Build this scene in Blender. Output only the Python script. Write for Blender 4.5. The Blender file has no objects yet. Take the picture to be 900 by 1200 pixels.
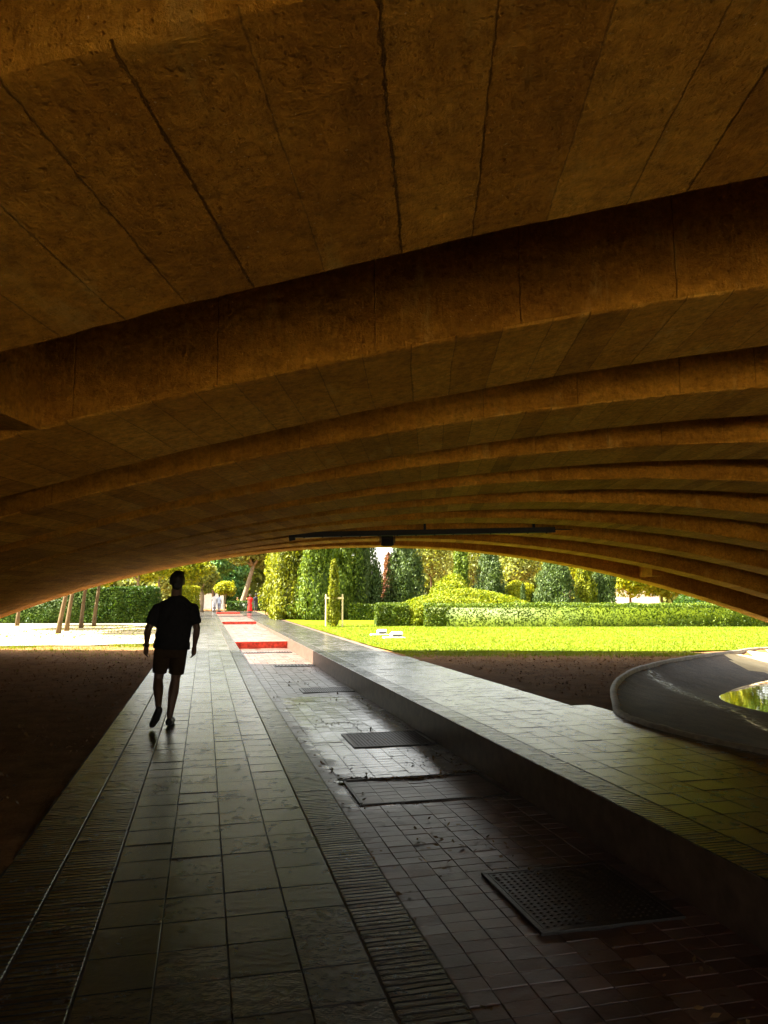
import bpy, bmesh, math, random
import numpy as np
from mathutils import Vector, Matrix
random.seed(7)
rng = np.random.default_rng(11)
SC = bpy.context.scene
COL = SC.collection
R = math.radians

# ------------------------------------------------------------------ camera
EYE, FPX = 1.55, 860.0
PITCH = math.atan(98 / FPX)
CP, SP = math.cos(PITCH), math.sin(PITCH)
cam_d = bpy.data.cameras.new("camera"); cam = bpy.data.objects.new("camera", cam_d); COL.objects.link(cam)
cam.location = (0, 0, EYE); cam.rotation_euler = (math.pi / 2 + PITCH, 0, 0)
cam_d.sensor_fit = 'VERTICAL'; cam_d.sensor_height = 36; cam_d.lens = FPX / 1200 * 36
cam_d.clip_start = 0.05; cam_d.clip_end = 2000
SC.camera = cam

def ray(px, py):
    return Vector((px - 450, FPX * CP - (600 - py) * SP, FPX * SP + (600 - py) * CP))
def G(px, py, z=0.0):                    # photo point -> point on the level z
    d = ray(px, py); t = (z - EYE) / d.z
    return Vector((d.x * t, d.y * t, z))
def AT(px, py, Y):                       # photo point -> point at the distance Y
    d = ray(px, py); t = Y / d.y
    return Vector((d.x * t, Y, EYE + d.z * t))
def XA(px, Y):
    return AT(px, 698, Y).x

TH = math.atan(-0.2426)                  # heading of the promenade
LV = Vector((math.sin(TH), math.cos(TH), 0)); AV = Vector((math.cos(TH), -math.sin(TH), 0))
def P(a, l, z=0.0):
    v = AV * a + LV * l
    return Vector((v.x, v.y, z))

# ------------------------------------------------------------------ node helpers
def new_mat(name):
    m = bpy.data.materials.new(name); m.use_nodes = True
    nt = m.node_tree
    for n in list(nt.nodes):
        nt.nodes.remove(n)
    out = nt.nodes.new('ShaderNodeOutputMaterial')
    return m, nt, out
def nd(nt, kind, **kw):
    n = nt.nodes.new(kind)
    for k, v in kw.items():
        if k.startswith('i_'):
            n.inputs[k[2:].replace('_', ' ')].default_value = v
        else:
            setattr(n, k, v)
    return n
def lk(nt, a, b):
    nt.links.new(a, b)
def ramp(nt, fac, stops):
    r = nt.nodes.new('ShaderNodeValToRGB')
    while len(r.color_ramp.elements) < len(stops):
        r.color_ramp.elements.new(0.5)
    for e, (p, c) in zip(r.color_ramp.elements, stops):
        e.position = p; e.color = (c[0], c[1], c[2], 1) if not isinstance(c, (int, float)) else (c, c, c, 1)
    lk(nt, fac, r.inputs[0])
    return r.outputs[0]
def mth(nt, op, a, b=None, clamp=False):
    n = nt.nodes.new('ShaderNodeMath'); n.operation = op; n.use_clamp = clamp
    for i, v in enumerate((a, b)):
        if v is None: continue
        if isinstance(v, (int, float)): n.inputs[i].default_value = v
        else: lk(nt, v, n.inputs[i])
    return n.outputs[0]
def mixc(nt, fac, a, b, mode='MIX'):
    n = nt.nodes.new('ShaderNodeMix'); n.data_type = 'RGBA'; n.blend_type = mode
    for sock, v in ((n.inputs[0], fac), (n.inputs[6], a), (n.inputs[7], b)):
        if isinstance(v, (int, float)): sock.default_value = v
        elif isinstance(v, tuple): sock.default_value = (v[0], v[1], v[2], 1)
        else: lk(nt, v, sock)
    return n.outputs[2]
def noise(nt, vec, scale, detail=4, rough=.55, dims='3D'):
    n = nd(nt, 'ShaderNodeTexNoise'); n.noise_dimensions = dims
    n.inputs['Scale'].default_value = scale; n.inputs['Detail'].default_value = detail
    n.inputs['Roughness'].default_value = rough
    if vec is not None: lk(nt, vec, n.inputs['Vector'])
    return n.outputs['Fac']
def coords(nt, kind='Object'):
    return nd(nt, 'ShaderNodeTexCoord').outputs[kind]
def scaled(nt, vec, s, rot=(0, 0, 0)):
    n = nd(nt, 'ShaderNodeMapping'); n.inputs['Scale'].default_value = s; n.inputs['Rotation'].default_value = rot
    lk(nt, vec, n.inputs['Vector']); return n.outputs[0]
def bsdf(nt, out, color, rough=.6, bump=None, dist=.01, strength=1.0, spec=.5, metal=0):
    b = nd(nt, 'ShaderNodeBsdfPrincipled')
    if isinstance(color, tuple): b.inputs['Base Color'].default_value = (*color, 1)
    else: lk(nt, color, b.inputs['Base Color'])
    if isinstance(rough, (int, float)): b.inputs['Roughness'].default_value = rough
    else: lk(nt, rough, b.inputs['Roughness'])
    b.inputs['Specular IOR Level'].default_value = spec
    b.inputs['Metallic'].default_value = metal
    if bump is not None:
        bp = nd(nt, 'ShaderNodeBump'); bp.inputs['Distance'].default_value = dist; bp.inputs['Strength'].default_value = strength
        lk(nt, bump, bp.inputs['Height']); lk(nt, bp.outputs[0], b.inputs['Normal'])
    lk(nt, b.outputs[0], out.inputs['Surface'])
    return b
def plain(name, c, rough=.6, nscale=20, amt=.25, spec=.4, bumpd=.002, metal=0):
    m, nt, out = new_mat(name)
    v = coords(nt); f = noise(nt, v, nscale)
    c2 = tuple(x * (1 - amt) for x in c); c1 = tuple(min(1, x * (1 + amt)) for x in c)
    bsdf(nt, out, ramp(nt, f, [(.3, c2), (.7, c1)]), rough, f, bumpd, 1, spec, metal)
    return m

# ------------------------------------------------------------------ materials
def concrete():
    m, nt, out = new_mat("board_marked_concrete")
    v = coords(nt)
    warp = noise(nt, v, 1.3, 2); wig = noise(nt, v, 20, 6, .7)
    sep = nd(nt, 'ShaderNodeSeparateXYZ'); lk(nt, v, sep.inputs[0])
    x = mth(nt, 'ADD', sep.outputs[0], mth(nt, 'ADD', mth(nt, 'MULTIPLY', mth(nt, 'SUBTRACT', warp, .5), .03), mth(nt, 'MULTIPLY', mth(nt, 'SUBTRACT', wig, .5), .012)))
    geo = nd(nt, 'ShaderNodeNewGeometry'); nz = nd(nt, 'ShaderNodeSeparateXYZ'); lk(nt, geo.outputs['True Normal'], nz.inputs[0])
    flat = mth(nt, 'GREATER_THAN', mth(nt, 'ABSOLUTE', nz.outputs[2]), .5)          # soffit boards; the sides are cast against panels
    def v1(feature, scale):
        n = nd(nt, 'ShaderNodeTexVoronoi'); n.voronoi_dimensions = '1D'; n.feature = feature
        n.inputs['Scale'].default_value = scale; n.inputs['Randomness'].default_value = .4
        lk(nt, x, n.inputs['W']); return n
    edge = v1('DISTANCE_TO_EDGE', 1 / .19).outputs['Distance']
    edge2 = v1('DISTANCE_TO_EDGE', 1 / .62).outputs['Distance']
    sc = nd(nt, 'ShaderNodeSeparateColor'); lk(nt, v1('F1', 1 / .19).outputs['Color'], sc.inputs[0])
    fine = noise(nt, v, 60, 6, .7); chip = noise(nt, v, 17, 6, .7)
    def joint_of(e, w, gain):
        wid = mth(nt, 'MULTIPLY', mth(nt, 'POWER', noise(nt, v, 38, 5, .7), 4.0), gain)
        return mth(nt, 'SUBTRACT', 1, mth(nt, 'DIVIDE', e, mth(nt, 'ADD', wid, w)), True)
    joint = mth(nt, 'ADD', mth(nt, 'MULTIPLY', joint_of(edge, .004, .22), flat), mth(nt, 'MULTIPLY', joint_of(edge2, .003, .05), mth(nt, 'SUBTRACT', .7, mth(nt, 'MULTIPLY', flat, .7))))
    fade = noise(nt, scaled(nt, v, (1.5, 2.2, 1.5)), 1.4, 4, .6)
    joint = mth(nt, 'MULTIPLY', joint, mth(nt, 'MULTIPLY', fade, 2.4), True)
    ridge = mth(nt, 'GREATER_THAN', sc.outputs[2], .55)                              # some joints stand proud
    big = noise(nt, v, .9, 6, .65); blotch = noise(nt, v, 4.5, 5, .65)
    strk = noise(nt, scaled(nt, v, (9, 1.2, 1.2)), 2.2, 4, .6)
    tone = mth(nt, 'ADD', mth(nt, 'MULTIPLY', big, .45), mth(nt, 'ADD', mth(nt, 'MULTIPLY', blotch, .35), mth(nt, 'ADD', mth(nt, 'MULTIPLY', strk, .12), mth(nt, 'MULTIPLY', mth(nt, 'MULTIPLY', sc.outputs[0], flat), .2))))
    base = ramp(nt, tone, [(.28, (.26, .10, .008)), (.5, (.64, .275, .022)), (.74, (.88, .45, .055))])
    col = mixc(nt, mth(nt, 'MULTIPLY', joint, .5), base, (.07, .034, .006))
    mott = noise(nt, v, 30, 7, .75)
    col = mixc(nt, 1.0, col, ramp(nt, mth(nt, 'ADD', mth(nt, 'MULTIPLY', mott, .6), mth(nt, 'MULTIPLY', chip, .4)), [(.34, (.5, .47, .42)), (.5, (.95, .95, .95)), (.68, (1.35, 1.38, 1.45))]), 'MULTIPLY')
    speck = ramp(nt, noise(nt, v, 85, 3, .6), [(.69, 0.0), (.73, 1.0)])
    col = mixc(nt, mth(nt, 'MULTIPLY', speck, .6), col, (.95, .68, .28))
    lime = ramp(nt, noise(nt, scaled(nt, v, (3.5, .9, .9)), 1.7, 6, .7), [(.58, 0.0), (.70, 1.0)])
    col = mixc(nt, mth(nt, 'MULTIPLY', lime, .45), col, (.85, .52, .12))
    def pitlayer(scale, thr):
        pit = nd(nt, 'ShaderNodeTexVoronoi'); pit.inputs['Scale'].default_value = scale; lk(nt, v, pit.inputs['Vector'])
        ps = nd(nt, 'ShaderNodeSeparateColor'); lk(nt, pit.outputs['Color'], ps.inputs[0])
        return mth(nt, 'MULTIPLY', mth(nt, 'SUBTRACT', 1, mth(nt, 'MULTIPLY', pit.outputs['Distance'], 3.2), True), mth(nt, 'GREATER_THAN', ps.outputs[1], thr))
    pits = mth(nt, 'ADD', mth(nt, 'MULTIPLY', pitlayer(34, .87), .6), mth(nt, 'MULTIPLY', pitlayer(85, .75), .55))
    col = mixc(nt, mth(nt, 'MULTIPLY', pits, .18, True), col, (.08, .038, .008))
    scar = ramp(nt, noise(nt, scaled(nt, v, (2.5, 9, 9)), 2.6, 6, .7), [(.56, 0.0), (.64, 1.0)])
    h = mth(nt, 'ADD', mth(nt, 'MULTIPLY', fine, 1.1), mth(nt, 'MULTIPLY', chip, 1.3))
    h = mth(nt, 'ADD', h, mth(nt, 'MULTIPLY', noise(nt, scaled(nt, v, (26, 5, 5)), 2.0, 5, .65), .8))
    h = mth(nt, 'ADD', h, mth(nt, 'MULTIPLY', scar, mth(nt, 'MULTIPLY', chip, .9)))
    h = mth(nt, 'ADD', h, mth(nt, 'MULTIPLY', joint, mth(nt, 'SUBTRACT', mth(nt, 'MULTIPLY', ridge, 2.6), 1.3)))
    h = mth(nt, 'SUBTRACT', h, mth(nt, 'MULTIPLY', pits, 1.2))
    h = mth(nt, 'ADD', h, mth(nt, 'MULTIPLY', mth(nt, 'MULTIPLY', sc.outputs[1], flat), 1.0))
    bsdf(nt, out, col, .8, h, .022, 1.0, .12)
    return m
M_CONC = concrete()

def tile_mat():
    m, nt, out = new_mat("dark_paving_tile")
    v = coords(nt)
    geo = nd(nt, 'ShaderNodeNewGeometry')
    rp = geo.outputs['Random Per Island']
    big = noise(nt, v, .9, 4); med = noise(nt, v, 19, 5, .65); fine = noise(nt, v, 90, 4, .7)
    tone = mth(nt, 'ADD', mth(nt, 'MULTIPLY', rp, .35), mth(nt, 'MULTIPLY', med, .65))
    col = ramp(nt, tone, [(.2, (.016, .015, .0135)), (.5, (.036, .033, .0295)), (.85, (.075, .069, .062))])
    stain = ramp(nt, noise(nt, v, 7, 7, .72), [(.54, 0.0), (.66, 1.0)])
    col = mixc(nt, mth(nt, 'MULTIPLY', stain, .5), col, (.02, .016, .012))
    rough = mth(nt, 'ADD', .11, mth(nt, 'ADD', mth(nt, 'MULTIPLY', med, .12), mth(nt, 'ADD', mth(nt, 'MULTIPLY', stain, .12), mth(nt, 'MULTIPLY', rp, .08))))
    h = mth(nt, 'ADD', mth(nt, 'MULTIPLY', med, 1.0), mth(nt, 'MULTIPLY', fine, .25))
    b = bsdf(nt, out, col, rough, h, .005, 1.0, .42)
    b.inputs['Coat Weight'].default_value = .15; b.inputs['Coat Roughness'].default_value = .22
    return m
M_TILE = tile_mat()
M_SLAB = plain("mortar_bed", (.075, .06, .045), .75, 30, .3)
M_SLAB2 = plain("terracotta_wall_tile", (.09, .055, .038), .5, 8, .4)

def channel_mat():
    m, nt, out = new_mat("red_channel_tile")
    v = scaled(nt, coords(nt), (1, 1, 1), (0, 0, TH))          # x across the channel, y along it
    geo = nd(nt, 'ShaderNodeNewGeometry'); rp = geo.outputs['Random Per Island']
    med = noise(nt, v, 3.2, 6, .65); fine = noise(nt, v, 40, 4, .6)
    base = ramp(nt, mth(nt, 'ADD', mth(nt, 'MULTIPLY', rp, .5), mth(nt, 'MULTIPLY', med, .5)), [(.2, (.052, .019, .012)), (.5, (.090, .043, .031)), (.8, (.17, .11, .085))])
    dirt = ramp(nt, noise(nt, v, 1.6, 7, .72), [(.46, 0.0), (.62, 1.0)])
    col = mixc(nt, mth(nt, 'MULTIPLY', dirt, .55), base, (.06, .045, .033))
    uvs = nd(nt, 'ShaderNodeSeparateXYZ'); lk(nt, v, uvs.inputs[0])
    def band(lo, hi, s, c):
        return mth(nt, 'MULTIPLY', mth(nt, 'MULTIPLY', mth(nt, 'SUBTRACT', c, lo), s, True), mth(nt, 'MULTIPLY', mth(nt, 'SUBTRACT', hi, c), s, True), True)
    uw = mth(nt, 'ADD', uvs.outputs[0], mth(nt, 'MULTIPLY', mth(nt, 'SUBTRACT', noise(nt, v, 2.6, 5, .6), .5), .9))
    vw = mth(nt, 'ADD', uvs.outputs[1], mth(nt, 'MULTIPLY', mth(nt, 'SUBTRACT', noise(nt, v, 2.2, 5, .6), .5), .9))
    wet = band(1.37, 3.0, 5, uw); wet = mth(nt, 'MULTIPLY', wet, band(6.8, 14.5, 4, vw))
    rough = mth(nt, 'SUBTRACT', mth(nt, 'ADD', .30, mth(nt, 'MULTIPLY', med, .14)), mth(nt, 'MULTIPLY', wet, .2))
    col = mixc(nt, mth(nt, 'MULTIPLY', wet, .4), col, (.05, .034, .026))
    h = mth(nt, 'ADD', mth(nt, 'MULTIPLY', fine, .3), mth(nt, 'MULTIPLY', med, .9))
    bsdf(nt, out, col, rough, h, .006, 1.0, .55)
    return m
M_CHAN = channel_mat()

def soil_mat(name, dark, light, scale=3.0, bumpd=.05):
    m, nt, out = new_mat(name)
    v = coords(nt)
    a = noise(nt, v, scale, 8, .7); b = noise(nt, v, scale * 14, 5, .7)
    t = mth(nt, 'ADD', mth(nt, 'MULTIPLY', a, .6), mth(nt, 'MULTIPLY', b, .4))
    bsdf(nt, out, ramp(nt, t, [(.3, dark), (.68, light)]), .85, mth(nt, 'ADD', mth(nt, 'MULTIPLY', a, .7), mth(nt, 'MULTIPLY', b, .5)), bumpd, .9, .03)
    return m
M_SOIL = soil_mat("bare_brown_soil", (.075, .038, .015), (.30, .155, .06))
M_GRAVEL = soil_mat("pale_gravel", (.20, .155, .09), (.42, .35, .21), 2.2, .015)
M_LAWN = soil_mat("mown_grass", (.06, .09, .0035), (.13, .165, .007), .8, .03)

def basin_mat():
    m, nt, out = new_mat("wet_basin_clay")
    v = coords(nt)
    a = noise(nt, v, 2.6, 7, .68); b = noise(nt, v, 30, 5, .65)
    col = ramp(nt, mth(nt, 'ADD', mth(nt, 'MULTIPLY', a, .6), mth(nt, 'MULTIPLY', b, .4)), [(.35, (.03, .019, .01)), (.65, (.10, .065, .036))])
    # a trickle of water running from the rim down to the pond
    A, B = G(748, 787, -.15), G(905, 860, -.45)
    d = (B - A).normalized(); nx = nd(nt, 'ShaderNodeVectorMath'); nx.operation = 'DOT_PRODUCT'
    lk(nt, v, nx.inputs[0]); nx.inputs[1].default_value = (-d.y, d.x, 0)
    off = -A.x * d.y + A.y * d.x
    wob_ = mth(nt, 'MULTIPLY', mth(nt, 'SUBTRACT', noise(nt, v, 1.1, 4, .6), .5), 1.1)
    dist = mth(nt, 'ABSOLUTE', mth(nt, 'ADD', mth(nt, 'SUBTRACT', nx.outputs['Value'], off), wob_))
    wet = mth(nt, 'MULTIPLY', mth(nt, 'SUBTRACT', 1, mth(nt, 'DIVIDE', dist, .30), True), mth(nt, 'GREATER_THAN', noise(nt, v, 9, 4, .6), .52))
    rough = mth(nt, 'SUBTRACT', .72, mth(nt, 'MULTIPLY', wet, .5))
    bsdf(nt, out, col, rough, mth(nt, 'ADD', a, mth(nt, 'MULTIPLY', b, .5)), .05, 1.0, .3)
    return m
M_BASIN = basin_mat()
def water_mat():
    m, nt, out = new_mat("pond_water")
    v = coords(nt); h = noise(nt, scaled(nt, v, (1, 1, 1)), 3.0, 2)
    bsdf(nt, out, (.012, .016, .008), .03, h, .006, .25, .6)
    return m
M_WATER = water_mat()
M_SUN_PAINT = soil_mat('painted_sunlit_basin', (.40, .34, .2), (.62, .55, .36), 2.5, .01)  # sunlight on the basin slope, painted in as a paler colour
M_KERB = plain("worn_kerb_stone", (.20, .165, .115), .65, 9, .35, .4, .006)
M_STEEL = plain("blackened_steel", (.006, .005, .005), .7, 30, .3, .4)
M_GRATE = plain("cast_iron", (.035, .03, .026), .42, 60, .35, .5, .002, .3)
M_RED = plain("red_glazed_tile", (.50, .045, .024), .5, 9, .6)
M_WOOD = plain("pale_softwood_post", (.55, .45, .26), .7, 14, .2)
M_WHITE = plain("white_enamel", (.75, .75, .7), .4, 10, .1)
M_WALL = plain("whitewashed_wall", (.78, .76, .7), .7, 3, .1)
M_GLASS = plain("dark_lamp_glass", (.05, .05, .05), .1, 4, .1)

def bark(name, c1, c2):
    m, nt, out = new_mat(name)
    v = coords(nt); f = noise(nt, scaled(nt, v, (9, 9, 1.6)), 2.0, 6, .65)
    bsdf(nt, out, ramp(nt, f, [(.3, c1), (.7, c2)]), .85, f, .03, 1, .15)
    return m
M_BARK = bark("tan_bark", (.05, .034, .017), (.15, .10, .05))
M_BARKD = bark("grey_bark", (.08, .06, .04), (.26, .20, .13))

def leaf_mat(name, cs, trans=.35, patch=1.3, pw=.4):
    m, nt, out = new_mat(name)
    geo = nd(nt, 'ShaderNodeNewGeometry')
    v = coords(nt); big = noise(nt, v, patch, 4)
    t = mth(nt, 'ADD', mth(nt, 'MULTIPLY', geo.outputs['Random Per Island'], 1 - pw), mth(nt, 'MULTIPLY', big, pw))
    n = len(cs)
    col = ramp(nt, t, [(.15 + .7 * i / (n - 1), c) for i, c in enumerate(cs)])
    d = nd(nt, 'ShaderNodeBsdfPrincipled'); lk(nt, col, d.inputs['Base Color'])
    d.inputs['Roughness'].default_value = .55; d.inputs['Specular IOR Level'].default_value = .25
    tr = nd(nt, 'ShaderNodeBsdfTranslucent'); lk(nt, mixc(nt, 1.0, col, (1.0, .95, .35), 'MULTIPLY'), tr.inputs['Color'])
    mx = nd(nt, 'ShaderNodeMixShader'); mx.inputs[0].default_value = trans
    lk(nt, d.outputs[0], mx.inputs[1]); lk(nt, tr.outputs[0], mx.inputs[2])
    lk(nt, mx.outputs[0], out.inputs['Surface'])
    return m
L_HEDGE = leaf_mat("box_hedge_leaf", [(0.018, 0.0432, 0.0022), (0.0648, 0.108, 0.0043), (0.1584, 0.2016, 0.0072)], 0.3)
L_YELL = leaf_mat("yellow_green_leaf", [(0.0935, 0.1275, 0.0034), (0.221, 0.2465, 0.0059), (0.391, 0.357, 0.0102)], 0.42)
L_MOUND = leaf_mat("lime_shrub_leaf", [(0.068, 0.119, 0.0034), (0.17, 0.2125, 0.0051), (0.306, 0.3145, 0.0085)], 0.38)
L_CON = leaf_mat("cypress_leaf", [(0.035, 0.065, 0.008), (0.095, 0.15, 0.012), (0.2, 0.26, 0.02)], 0.35)
L_COND = leaf_mat("blue_green_cypress_leaf", [(0.0198, 0.0405, 0.009), (0.054, 0.09, 0.0198), (0.117, 0.162, 0.0405)], 0.3)
L_CONY = leaf_mat("golden_thuja_leaf", [(0.051, 0.068, 0.0043), (0.153, 0.1785, 0.0068), (0.306, 0.306, 0.0102)], 0.4)
L_OLIVE = leaf_mat("olive_green_leaf", [(0.0723, 0.0867, 0.0217), (0.159, 0.1878, 0.0361), (0.289, 0.3034, 0.0578)], 0.45)
L_TEAL = leaf_mat("mid_green_leaf", [(0.032, 0.112, 0.032), (0.08, 0.192, 0.056), (0.16, 0.288, 0.08)], 0.4)
L_PLUM = leaf_mat("plum_leaf", [(0.098, 0.035, 0.0252), (0.196, 0.084, 0.049), (0.308, 0.154, 0.084)], 0.4)
L_DARK = leaf_mat("laurel_leaf", [(.010, .032, .003), (.03, .075, .006), (.085, .14, .010)])
L_GRASS = leaf_mat("grass_blade", [(0.0656, 0.1066, 0.0025), (0.1271, 0.1722, 0.0049), (0.2214, 0.2542, 0.0082)], .4, .7, .7)
L_LITTER = leaf_mat("dead_leaf", [(.05, .028, .012), (.12, .07, .028), (.32, .21, .09)], .1)

# ------------------------------------------------------------------ mesh helpers
def link(name, me, mat, parent=None, smooth=False):
    o = bpy.data.objects.new(name, me); COL.objects.link(o)
    if mat is not None:
        for mm in (mat if isinstance(mat, (list, tuple)) else [mat]): me.materials.append(mm)
    if parent is not None: o.parent = parent
    if smooth:
        me.polygons.foreach_set('use_smooth', [True] * len(me.polygons))
    return o
def from_bm(name, bm, mat, parent=None, smooth=False):
    bmesh.ops.recalc_face_normals(bm, faces=bm.faces)
    me = bpy.data.meshes.new(name); bm.to_mesh(me); bm.free()
    return link(name, me, mat, parent, smooth)
def np_mesh(name, co, faces):            # faces: (n,k) array
    me = bpy.data.meshes.new(name)
    co = np.asarray(co, dtype=np.float32); faces = np.asarray(faces, dtype=np.int32)
    n, k = faces.shape
    me.vertices.add(len(co)); me.vertices.foreach_set('co', co.ravel())
    me.loops.add(n * k); me.loops.foreach_set('vertex_index', faces.ravel())
    me.polygons.add(n); me.polygons.foreach_set('loop_start', np.arange(0, n * k, k, dtype=np.int32))
    me.update(calc_edges=True); me.validate()
    return me
def tag(o, label, cat, group=None):
    o['label'] = label; o['category'] = cat
    if group: o['group'] = group
    return o
def struct(o, kind='structure'):
    o['kind'] = kind; return o
def empty(name, loc, rz=0.0):
    o = bpy.data.objects.new(name, None); COL.objects.link(o)
    o.location = loc; o.rotation_euler = (0, 0, rz); o.empty_display_size = .2
    return o
def box(bm, c, s, rz=0.0, bev=0.0, rx=0.0):
    r = bmesh.ops.create_cube(bm, size=1.0)
    vs = r['verts']
    bmesh.ops.scale(bm, verts=vs, vec=s)
    if bev > 0:
        es = list({e for v in vs for e in v.link_edges})
        q = bmesh.ops.bevel(bm, geom=es, offset=bev, segments=2, affect='EDGES', profile=.6)
        vs = list({v for f in q['faces'] for v in f.verts} | {v for v in vs if v.is_valid})
    if rx: bmesh.ops.rotate(bm, verts=vs, cent=(0, 0, 0), matrix=Matrix.Rotation(rx, 3, 'X'))
    if rz: bmesh.ops.rotate(bm, verts=vs, cent=(0, 0, 0), matrix=Matrix.Rotation(rz, 3, 'Z'))
    bmesh.ops.translate(bm, verts=vs, vec=c)
def tube(bm, pts, rad, seg=10, flat=None):
    pts = [Vector(p) for p in pts]; rings = []
    up0 = None
    for i, p in enumerate(pts):
        d = (pts[min(i + 1, len(pts) - 1)] - pts[max(i - 1, 0)]).normalized()
        if up0 is None:
            up0 = Vector((0, 1, 0)) if abs(d.y) < .9 else Vector((1, 0, 0))
        x = up0.cross(d).normalized(); y = d.cross(x).normalized(); up0 = y
        r = rad[i]
        rx, ry = r if isinstance(r, tuple) else (r, r)
        rings.append([bm.verts.new(p + x * (math.cos(2 * math.pi * k / seg) * rx) + y * (math.sin(2 * math.pi * k / seg) * ry)) for k in range(seg)])
    for a, b in zip(rings, rings[1:]):
        for k in range(seg):
            bm.faces.new((a[k], a[(k + 1) % seg], b[(k + 1) % seg], b[k]))
    bm.faces.new(rings[0][::-1]); bm.faces.new(rings[-1])
def ball(bm, c, r, u=12, v=8):
    q = bmesh.ops.create_uvsphere(bm, u_segments=u, v_segments=v, radius=1.0)
    r = r if isinstance(r, tuple) else (r, r, r)
    bmesh.ops.scale(bm, verts=q['verts'], vec=r); bmesh.ops.translate(bm, verts=q['verts'], vec=c)

# ------------------------------------------------------------------ world, sun
SUN_EL, SUN_YAW = R(52), R(-95)          # from the left, a touch behind the camera
sdir = Vector((math.sin(SUN_YAW) * math.cos(SUN_EL), math.cos(SUN_YAW) * math.cos(SUN_EL), math.sin(SUN_EL)))
w = bpy.data.worlds.new("World"); SC.world = w; w.use_nodes = True
wn = w.node_tree; bg = wn.nodes['Background']
sky = wn.nodes.new('ShaderNodeTexSky'); sky.sky_type = 'NISHITA'; sky.sun_disc = False
sky.sun_elevation = SUN_EL; sky.sun_rotation = SUN_YAW; sky.dust_density = 2.0; sky.air_density = 1.0
hs = wn.nodes.new('ShaderNodeHueSaturation'); hs.inputs['Saturation'].default_value = .4; wn.links.new(sky.outputs[0], hs.inputs['Color'])
wn.links.new(mixc(wn, 1.0, hs.outputs[0], (1.0, .93, .80), 'MULTIPLY'), bg.inputs[0]); bg.inputs[1].default_value = .10
sl = bpy.data.lights.new("sun", 'SUN'); sl.energy = 5.0; sl.angle = R(.55); sl.color = (1.0, .93, .78)
so = bpy.data.objects.new("sun", sl); COL.objects.link(so); so.location = sdir * 60
so.rotation_euler = sdir.to_track_quat('Z', 'Y').to_euler()
vs = SC.view_settings; vs.view_transform = 'Standard'; vs.look = 'None'; vs.gamma = 1; vs.use_curve_mapping = False
vs.exposure = EXPO = 3.25

# ------------------------------------------------------------------ bridge
S = 1.12; RYAW = .0589
UC, DS, PP, WW, N1 = 5.1184 * S, -.7287 * S, 1.8185 * S, .8227 * S, .89 * S
HH, CC, GG = 1.3646 * S, .0203 / S, -.0207 * S
KK = list(range(-3, 10))
DECK_Z = 4.25
def crown(k): return UC + DS * k
def soffit(k, s): return EYE + HH + GG * k - CC * (s - crown(k)) ** 2
def spring(k, z): return math.sqrt(max(.1, (EYE + HH + GG * k - z) / CC))
bridge = empty('arch_bridge', (0, 0, 0), -RYAW)
tag(bridge, 'low concrete arch bridge of board-marked ribs overhead, crossing the promenade', 'bridge')
for k in KK:
    n0 = N1 + k * PP; f0 = n0 + WW
    half = spring(k, -.35); sc = crown(k)
    cnt = 340 if k >= -1 else 120
    bm = bmesh.new(); prev = None
    rr = random.Random(k + 50)
    for i in range(cnt + 1):
        s = sc - half + 2 * half * i / cnt
        zb = soffit(k, s); j = lambda a: rr.uniform(-a, a)
        c = .028
        prof = [(n0, DECK_Z), (n0, zb + .45), (n0 + j(.002), zb + .028 + j(.004)), (n0 + .003 + j(.002), zb + .012 + j(.003)), (n0 + .012 + j(.003), zb + .003 + j(.002)), (n0 + .028 + j(.004), zb + j(.002)),
                (f0 - c + j(.004), zb + j(.003)), (f0 + j(.003), zb + c + j(.004)), (f0, DECK_Z)]
        ring = [bm.verts.new((s, y, max(z, zb))) for y, z in prof]
        if prev:
            for q in range(len(ring)):
                bm.faces.new((prev[q], ring[q], ring[(q + 1) % 9], prev[(q + 1) % 9]))
        else:
            bm.faces.new(ring)
        prev = ring
    bm.faces.new(prev[::-1])
    from_bm('arch_rib', bm, M_CONC, bridge)
k0, k1 = KK[0], KK[-1]
v0, v1 = N1 + k0 * PP - .1, N1 + k1 * PP + WW + .12
def slab(bm, sl0, sr0, sl1, sr1, y0, y1, z0, z1):
    q = [(sl0, y0), (sr0, y0), (sr1, y1), (sl1, y1)]
    a = [bm.verts.new((x, y, z0)) for x, y in q]; b = [bm.verts.new((x, y, z1)) for x, y in q]
    bm.faces.new(a); bm.faces.new(b)
    for i in range(4):
        bm.faces.new((a[i], a[(i + 1) % 4], b[(i + 1) % 4], b[i]))
EXT = 19
bm = bmesh.new(); slab(bm, crown(k0) - EXT, crown(k0) + EXT, crown(k1) - EXT, crown(k1) + EXT, v0, v1, DECK_Z + .003, DECK_Z + .4)
from_bm('deck_slab', bm, M_CONC, bridge)
for y, k in ((v0, k0), (v1 - .25, k1)):
    bm = bmesh.new(); slab(bm, crown(k) - EXT, crown(k) + EXT, crown(k) - EXT, crown(k) + EXT, y, y + .25, DECK_Z + .403, DECK_Z + 1.25)
    from_bm('parapet', bm, M_CONC, bridge)
for sg in (-1, 1):
    h0 = spring(k0, .1); h1 = spring(k1, .1)
    a0, a1 = crown(k0) + sg * (h0 + .1), crown(k1) + sg * (h1 + .1)
    b0, b1 = crown(k0) + sg * (EXT - .1), crown(k1) + sg * (EXT - .1)
    bm = bmesh.new()
    slab(bm, min(a0, b0), max(a0, b0), min(a1, b1), max(a1, b1), v0 + .12, v1 - .12, -.4, DECK_Z - .003)
    from_bm('abutment', bm, M_CONC, bridge)
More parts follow.
